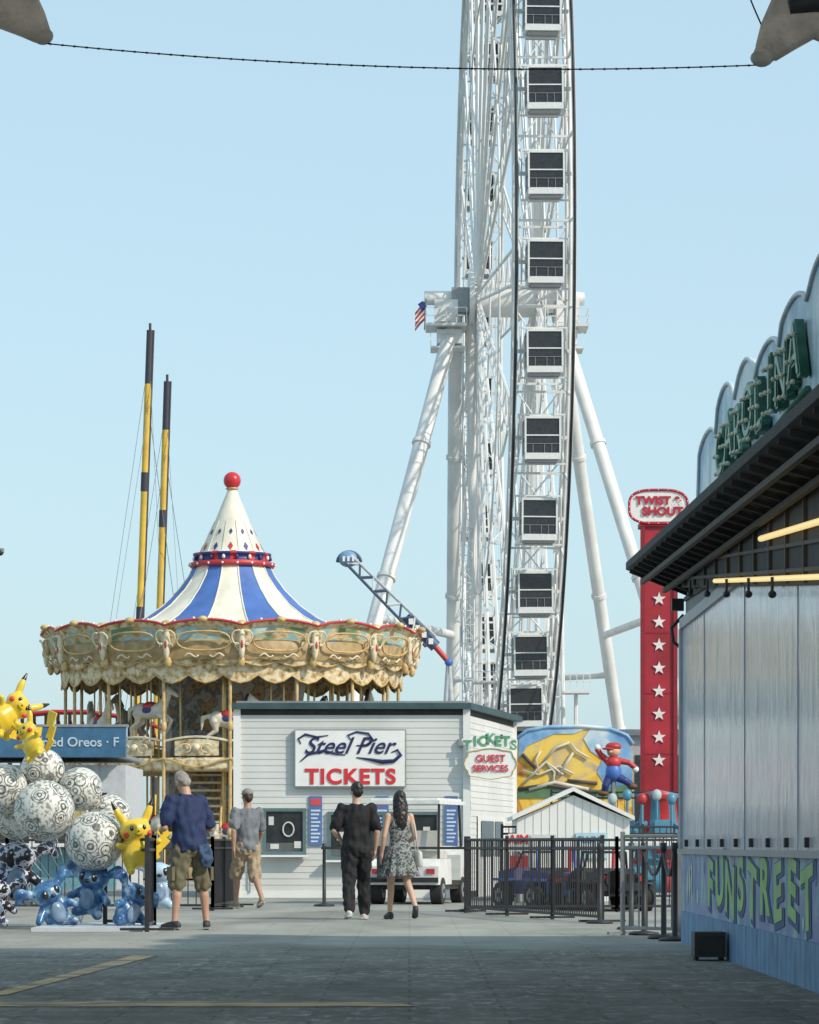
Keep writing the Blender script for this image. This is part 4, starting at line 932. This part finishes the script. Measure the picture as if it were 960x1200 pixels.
def person(name,loc,yaw,H,J,skin,shirt,bottom,shoe,hairm,style):
    e=group(name,loc,yaw,H/1.76)
    P=dict(shL=(-.185,0,1.42),shR=(.185,0,1.42),elL=(-.25,-.03,1.14),elR=(.25,-.03,1.14),wrL=(-.24,.06,.90),wrR=(.24,.06,.90),
      hipL=(-.09,0,.92),hipR=(.09,0,.92),knL=(-.10,.02,.50),knR=(.10,.02,.50),anL=(-.11,-.02,.09),anR=(.11,-.02,.09),toeL=(-.13,.15,.035),toeR=(.13,.15,.035),hy=0,hp=0)
    P.update(J); P={k:(V(v) if isinstance(v,tuple) else v) for k,v in P.items()}
    fem=style.get('fem',False); k=.88 if fem else 1.0; bulk=style.get('bulk',1)
    if fem:
        for q in('shL','shR'): P[q].x*=.86
    b=MB()
    b.loft([(0,0,.82,.11*bulk,.10*bulk),(0,0,.90,.155*bulk,.115*bulk),(0,0,.98,.15*bulk,.11*bulk),(0,0,1.08,.135*k*bulk,.10*bulk),(0,.0,1.2,.145*k*bulk,.105*bulk),(0,.0,1.32,.165*k,.108),(0,-.005,1.40,.165*k,.092),(0,-.01,1.455,.105*k,.068),(0,-.01,1.50,.06,.06)],skin,24)
    b.limb([V((0,-.015,1.44)),V((0,.0,1.56))],[.062*k,.056*k],skin)
    for s,S in((-1,'L'),(1,'R')):
        sh,el,wr=P['sh'+S],P['el'+S],P['wr'+S]; b.limb([sh,sh.lerp(el,.4),el,el.lerp(wr,.35),wr],[.054*k,.050*k,.040*k,.041*k,.026*k],skin)
        hand(b,wr,el,s,skin,J.get('curl'+S),J.get('amt',.6))
        hp,kn,an,to=P['hip'+S],P['kn'+S],P['an'+S],P['toe'+S]; cal=kn.lerp(an,.3)+V((0,-.015,0))
        b.limb([hp,hp.lerp(kn,.45),kn,cal,kn.lerp(an,.75),an],[.088,.074,.052,.054*k,.038,.036],skin)
        heel=an+ (an-to)*.28; heel.z=min(heel.z,an.z-.04); b.limb([an,heel.lerp(to,.05)+V((0,0,.0))],[.038,.032],skin)
    HR=Matrix.Translation((0,0,1.55))@Matrix.Rotation(P['hy'],4,'Z')@Matrix.Rotation(P['hp'],4,'X')@Matrix.Translation((0,0,-1.55))
    def h(v): return HR@V(v)
    R3=HR.to_3x3()
    b.ell(h((0,-.005,1.665)),(.073,.092,.095),skin,20,14,R3); b.ell(h((0,.03,1.605)),(.056,.06,.07),skin,16,10,R3)
    b.ell(h((0,.10,1.635)),(.013,.018,.022),skin,8,6,R3); b.ell(h((0,.088,1.595)),(.024,.01,.008),skin,8,6,R3); b.ell(h((0,.085,1.56)),(.025,.02,.018),skin,8,6,R3)
    for s in(-1,1): b.ell(h((s*.076,.0,1.645)),(.012,.02,.032),skin,8,6,R3)
    fuse(b,'body',e,.007,3)
    b=MB(); ew=M('eye_white',(.8,.8,.78),.2); ed=M('eye_dark',(.05,.03,.02),.2); lip=M('lips',(.45,.2,.17),.5)
    for s in(-1,1): b.ell(h((s*.03,.082,1.655)),(.013,.008,.008),ew,8,6,R3); b.ell(h((s*.03,.089,1.655)),(.006,.004,.006),ed,8,6,R3); b.box(h((s*.03,.086,1.675)),(.03,.008,.005),hairm,R=R3.to_4x4())
    b.box(h((0,.0985,1.595)),(.036,.004,.004),lip,R=R3.to_4x4()); b.build('face_details',e)
    b=MB(); b.ell(h((0,-.018,1.69)),(.081,.09,.088),hairm,20,14,R3); b.ell(h((0,-.055,1.645)),(.068,.055,.07),hairm,16,10,R3)
    if style.get('long'):
        b.loft([(.0,-.10,1.22,.05,.02),(0,-.115,1.32,.075,.032),(0,-.10,1.45,.085,.04),(0,-.075,1.58,.08,.05),(0,-.04,1.68,.07,.06)],hairm,16)
        for s in(-1,1): b.limb([h((s*.07,-.01,1.68)),h((s*.085,-.03,1.55)),V((s*.07,-.07,1.38))],[.03,.032,.025],hairm)
    fuse(b,'hair',e,.009,1,.006,22)
    if style.get('cap'):
        b=MB(); c=M('cap_grey',(.25,.24,.22),.8); b.ell(h((0,-.01,1.712)),(.086,.098,.072),c,18,12,R3); b.ell(h((0,.11,1.70)),(.065,.06,.012),c,16,8,R3); fuse(b,'cap',e,.008,2)
    def sleeve(b,m,f,r0,r1):
        for S in'LR':
            sh,el=P['sh'+S],P['el'+S]; s=-1 if S=='L' else 1
            b.limb([sh+V((-s*.05,0,.005)),sh,sh.lerp(el,f)],[.07,r0,r1],m,14)
    if not fem:
        b=MB(); sb=bulk; sb2=1+(bulk-1)*.5
        b.loft([(0,0,.86,.182*sb,.140*sb),(0,-.0,.93,.186*sb,.142*sb),(0,0,1.05,.175*sb,.136*sb),(0,0,1.2,.178*sb,.138*sb),(0,0,1.33,.193*sb2,.138*sb2),(0,-.005,1.41,.185,.115),(0,-.01,1.46,.128,.086),(0,-.01,1.490,.078,.074)],shirt,28)
        sleeve(b,shirt,style.get('slv',.68),.078,.076); fuse(b,'shirt',e,.010,2,.020,9)
        if style.get('collar'): 
            b=MB(); b.tube([V((.07*math.cos(t),-.008+.068*math.sin(t),1.495+.01*math.sin(t))) for t in [i*.45 for i in range(14)]],.018,shirt,8,True); b.build('collar',e)
        b=MB(); b.loft([(0,0,.80,.12,.11),(0,0,.86,.165*sb,.13*sb),(0,0,.95,.165*sb,.128*sb),(0,0,1.0,.15*sb,.12*sb)],bottom,24)
        lg=style.get('leg','shorts')
        for S in'LR':
            hp,kn,an=P['hip'+S],P['kn'+S],P['an'+S]
            if lg=='shorts': e2=kn+ (an-kn)*style.get('hem',-.02); b.limb([hp,hp.lerp(kn,.5),e2],[.112,.104,.095],bottom,14)
            else: b.limb([hp,hp.lerp(kn,.5),kn,kn.lerp(an,.4)+V((0,-.01,0)),an+V((0,0,.01))],[.112,.102,.088,.084,.070],bottom,14)
        fuse(b,'trousers' if lg!='shorts' else 'shorts',e,.010,2,.018,11)
        if style.get('pockets'):
            b=MB()
            for S,s in(('L',-1),('R',1)): p=P['hip'+S].lerp(P['kn'+S],.72); b.box(p+V((s*.1,-.01,0)),(.035,.13,.15),bottom)
            b.build('cargo_pockets',e)
    else:
        b=MB(); b.loft([(0,0,1.0,.15,.12),(0,0,1.08,.135,.108),(0,0,1.2,.143,.122),(0,.005,1.3,.158,.13),(0,.0,1.36,.15,.112)],shirt,28); fuse(b,'dress_bodice',e,.010,2,.006,10)
        n=72; vs=[]; rings=[(1.03,.145,.117,0),(.95,.175,.14,.004),(.85,.20,.165,.012),(.75,.225,.19,.02),(.66,.25,.21,.028),(.60,.262,.22,.032)]
        for z,rx,ry,a in rings:
            for i in range(n):
                t=2*math.pi*i/n; f=1+ (a/.25)*(math.cos(11*t)+.5*math.cos(17*t+1)); vs.append(V((rx*f*math.cos(t),ry*f*math.sin(t),z+.01*math.sin(3*t)*(1.03-z)*2)))
        b=MB(); b.add(vs,[(j*n+i,j*n+(i+1)%n,(j+1)*n+(i+1)%n,(j+1)*n+i) for j in range(len(rings)-1) for i in range(n)],shirt,True); b.build('dress_skirt',e)
        b=MB()
        for s in(-1,1): b.tube([(s*.09,.10,1.34),(s*.105,.05,1.43),(s*.105,-.03,1.45),(s*.08,-.1,1.36)],.012,shirt,6)
        b.build('dress_straps',e)
    b=MB(); sm,sole=shoe
    for S in'LR':
        an,to=P['an'+S],P['toe'+S]; hh=V((an.x-(to.x-an.x)*.25,an.y-(to.y-an.y)*.25,0)); 
        fl=V((to.x,to.y,to.z)); hk=V((hh.x,hh.y,max(.035,an.z-.06)))
        b.limb([hk,hk.lerp(fl,.35)+V((0,0,.022)),hk.lerp(fl,.75)+V((0,0,.005)),fl],[.037,.044,.042,.033],sm,12); b.limb([an-V((0,0,.01)),hk+V((0,0,.02))],[.042,.04],sm,12)
    fuse(b,'shoes',e,.009,2); b=MB()
    for S in'LR':
        an,to=P['an'+S],P['toe'+S]; hh=V((an.x-(to.x-an.x)*.3,an.y-(to.y-an.y)*.3,max(.012,an.z-.085))); fl=V((to.x,to.y,max(.012,to.z-.026))); fl+= (fl-hh).normalized()*.03
        sd_=(fl-hh).cross(V((0,0,1))).normalized(); w1=.036; w2=.044; mid=hh.lerp(fl,.65)
        b.poly([hh+sd_*w1*.8-(fl-hh)*.1,hh+sd_*w1,mid+sd_*w2,fl+sd_*w1*.6,fl-sd_*w1*.6,mid-sd_*w2,hh-sd_*w1,hh-sd_*w1*.8-(fl-hh)*.1],sole,(0,0,.018))
    b.build('soles',e)
    return e
sk1=M('skin_light',(.50,.29,.20),.5,var=.1,scale=9); sk2=M('skin_tan',(.42,.24,.16),.5,var=.1,scale=9); sk3=M('skin_pale',(.58,.37,.27),.5,var=.08,scale=9)
dk=(M('shoe_dark',(.05,.045,.05),.6),M('sole_grey',(.3,.3,.3),.7)); tn=(M('shoe_tan',(.35,.26,.17),.7),M('sole_white',(.6,.6,.58),.6)); wh=(M('shoe_white',(.65,.64,.62),.5),MC['sole_white']); bk=(M('shoe_black',(.03,.03,.03),.5),M('sole_black',(.05,.05,.05)))
hairg=M('hair_grey',(.30,.27,.24),.7,var=.3,scale=30); hairb=M('hair_black',(.015,.012,.012),.45,var=.4,scale=30); hairbr=M('hair_brown',(.06,.035,.025),.6,var=.4,scale=30)
navyS=M('shirt_navy',(.014,.028,.09),.8,var=.2,scale=5); khaki=M('shorts_khaki',(.16,.14,.085),.85,var=.25,scale=7); greyS=M('shirt_grey',(.17,.18,.20),.85,var=.15,scale=5); tanS=M('shorts_tan',(.38,.29,.19),.85,var=.15,scale=5)
blkS=M('shirt_black',(.012,.012,.014),.85,var=.3); blkT=M('trousers_black',(.014,.014,.017),.85,var=.3)
dress=ramp_mat('dress_print',[(.0,(.03,.035,.04)),(.42,(.06,.07,.075)),(.47,(.24,.26,.25)),(.53,(.34,.36,.34)),(.57,(.07,.08,.09))],scale=18,detail=3,rough=.8)
m1=person('standing_man',(gx(223,39.8),39.8,0),.55,1.83,dict(elL=(-.29,.02,1.13),elR=(.29,.04,1.12),wrL=(-.20,.27,1.10),wrR=(.15,.30,1.10),knL=(-.15,.03,.5),knR=(.15,.0,.5),anL=(-.19,0,.09),anR=(.18,-.04,.09),toeL=(-.25,.16,.035),toeR=(.27,.11,.035),hy=.12,hp=-.42,curlL=(1,0,0),curlR=(-1,0,0)),sk1,navyS,khaki,dk,hairg,dict(bulk=1.1,collar=1,pockets=1,hem=.02,slv=.75))
b=MB(); dn=M('denim_cloth',(.05,.09,.17),.85,var=.3,scale=20); b.loft([(.13,-.15,.68,.045,.025),(.12,-.165,.78,.075,.035),(.09,-.16,.88,.07,.03),(.08,-.145,.94,.08,.02)],dn,16); fuse(b,'cloth_tied_at_waist',m1,.012,2,.02,14)
b=MB(); b.box((-.02,.40,1.15),(.08,.012,.15),black,R=Matrix.Rotation(-.5,4,'X')); b.build('phone',m1)
lean_children(m1,.13)
person('walking_man',(gx(290,52.8),52.8,0),.45,1.80,dict(knL=(-.09,.20,.52),anL=(-.08,.24,.10),toeL=(-.09,.43,.05),knR=(.09,-.05,.50),anR=(.10,-.30,.17),toeR=(.11,-.16,.05),elL=(-.27,-.12,1.15),wrL=(-.27,-.12,.90),elR=(.25,.04,1.14),wrR=(.22,.2,.95)),sk2,greyS,tanS,tn,hairbr,dict(cap=1,hem=.05,slv=.7))
person('walking_man',(gx(418,45.2),45.2,0),.08,1.77,dict(knL=(-.10,-.03,.50),anL=(-.11,-.20,.13),toeL=(-.13,-.03,.04),knR=(.10,.12,.51),anR=(.11,.14,.09),toeR=(.14,.32,.04),elL=(-.29,-.02,1.15),wrL=(-.19,.17,1.02),elR=(.26,-.03,1.14),wrR=(.24,.08,.90),hy=.25),sk3,blkS,blkT,wh,hairb,dict(leg='long',slv=.8))
wm=person('walking_woman',(gx(468,45.4),45.4,0),.30,1.66,dict(knL=(-.08,.14,.51),anL=(-.08,.18,.09),toeL=(-.09,.35,.03),knR=(.10,-.06,.50),anR=(.15,-.27,.18),toeR=(.18,-.14,.05),elL=(-.23,-.04,1.14),wrL=(-.24,.04,.90),elR=(.22,-.02,1.14),wrR=(.16,.16,1.05),hy=.2),sk3,dress,dress,bk,hairb,dict(fem=True,long=True))
b=MB(); b.loft([(.26,0,.72,.05,.11),(.27,0,.74,.06,.13),(.27,0,.92,.05,.12),(.26,0,.95,.02,.1)],M('tote_bag',(.62,.60,.56),.8),16); b.tube([(.25,.06,.94),(.2,.05,1.3),(.16,.0,1.45),(.2,-.05,1.3),(.25,-.06,.94)],.01,MC['tote_bag'],6); b.build('shoulder_bag',wm)
print('objects',len(bpy.data.objects))
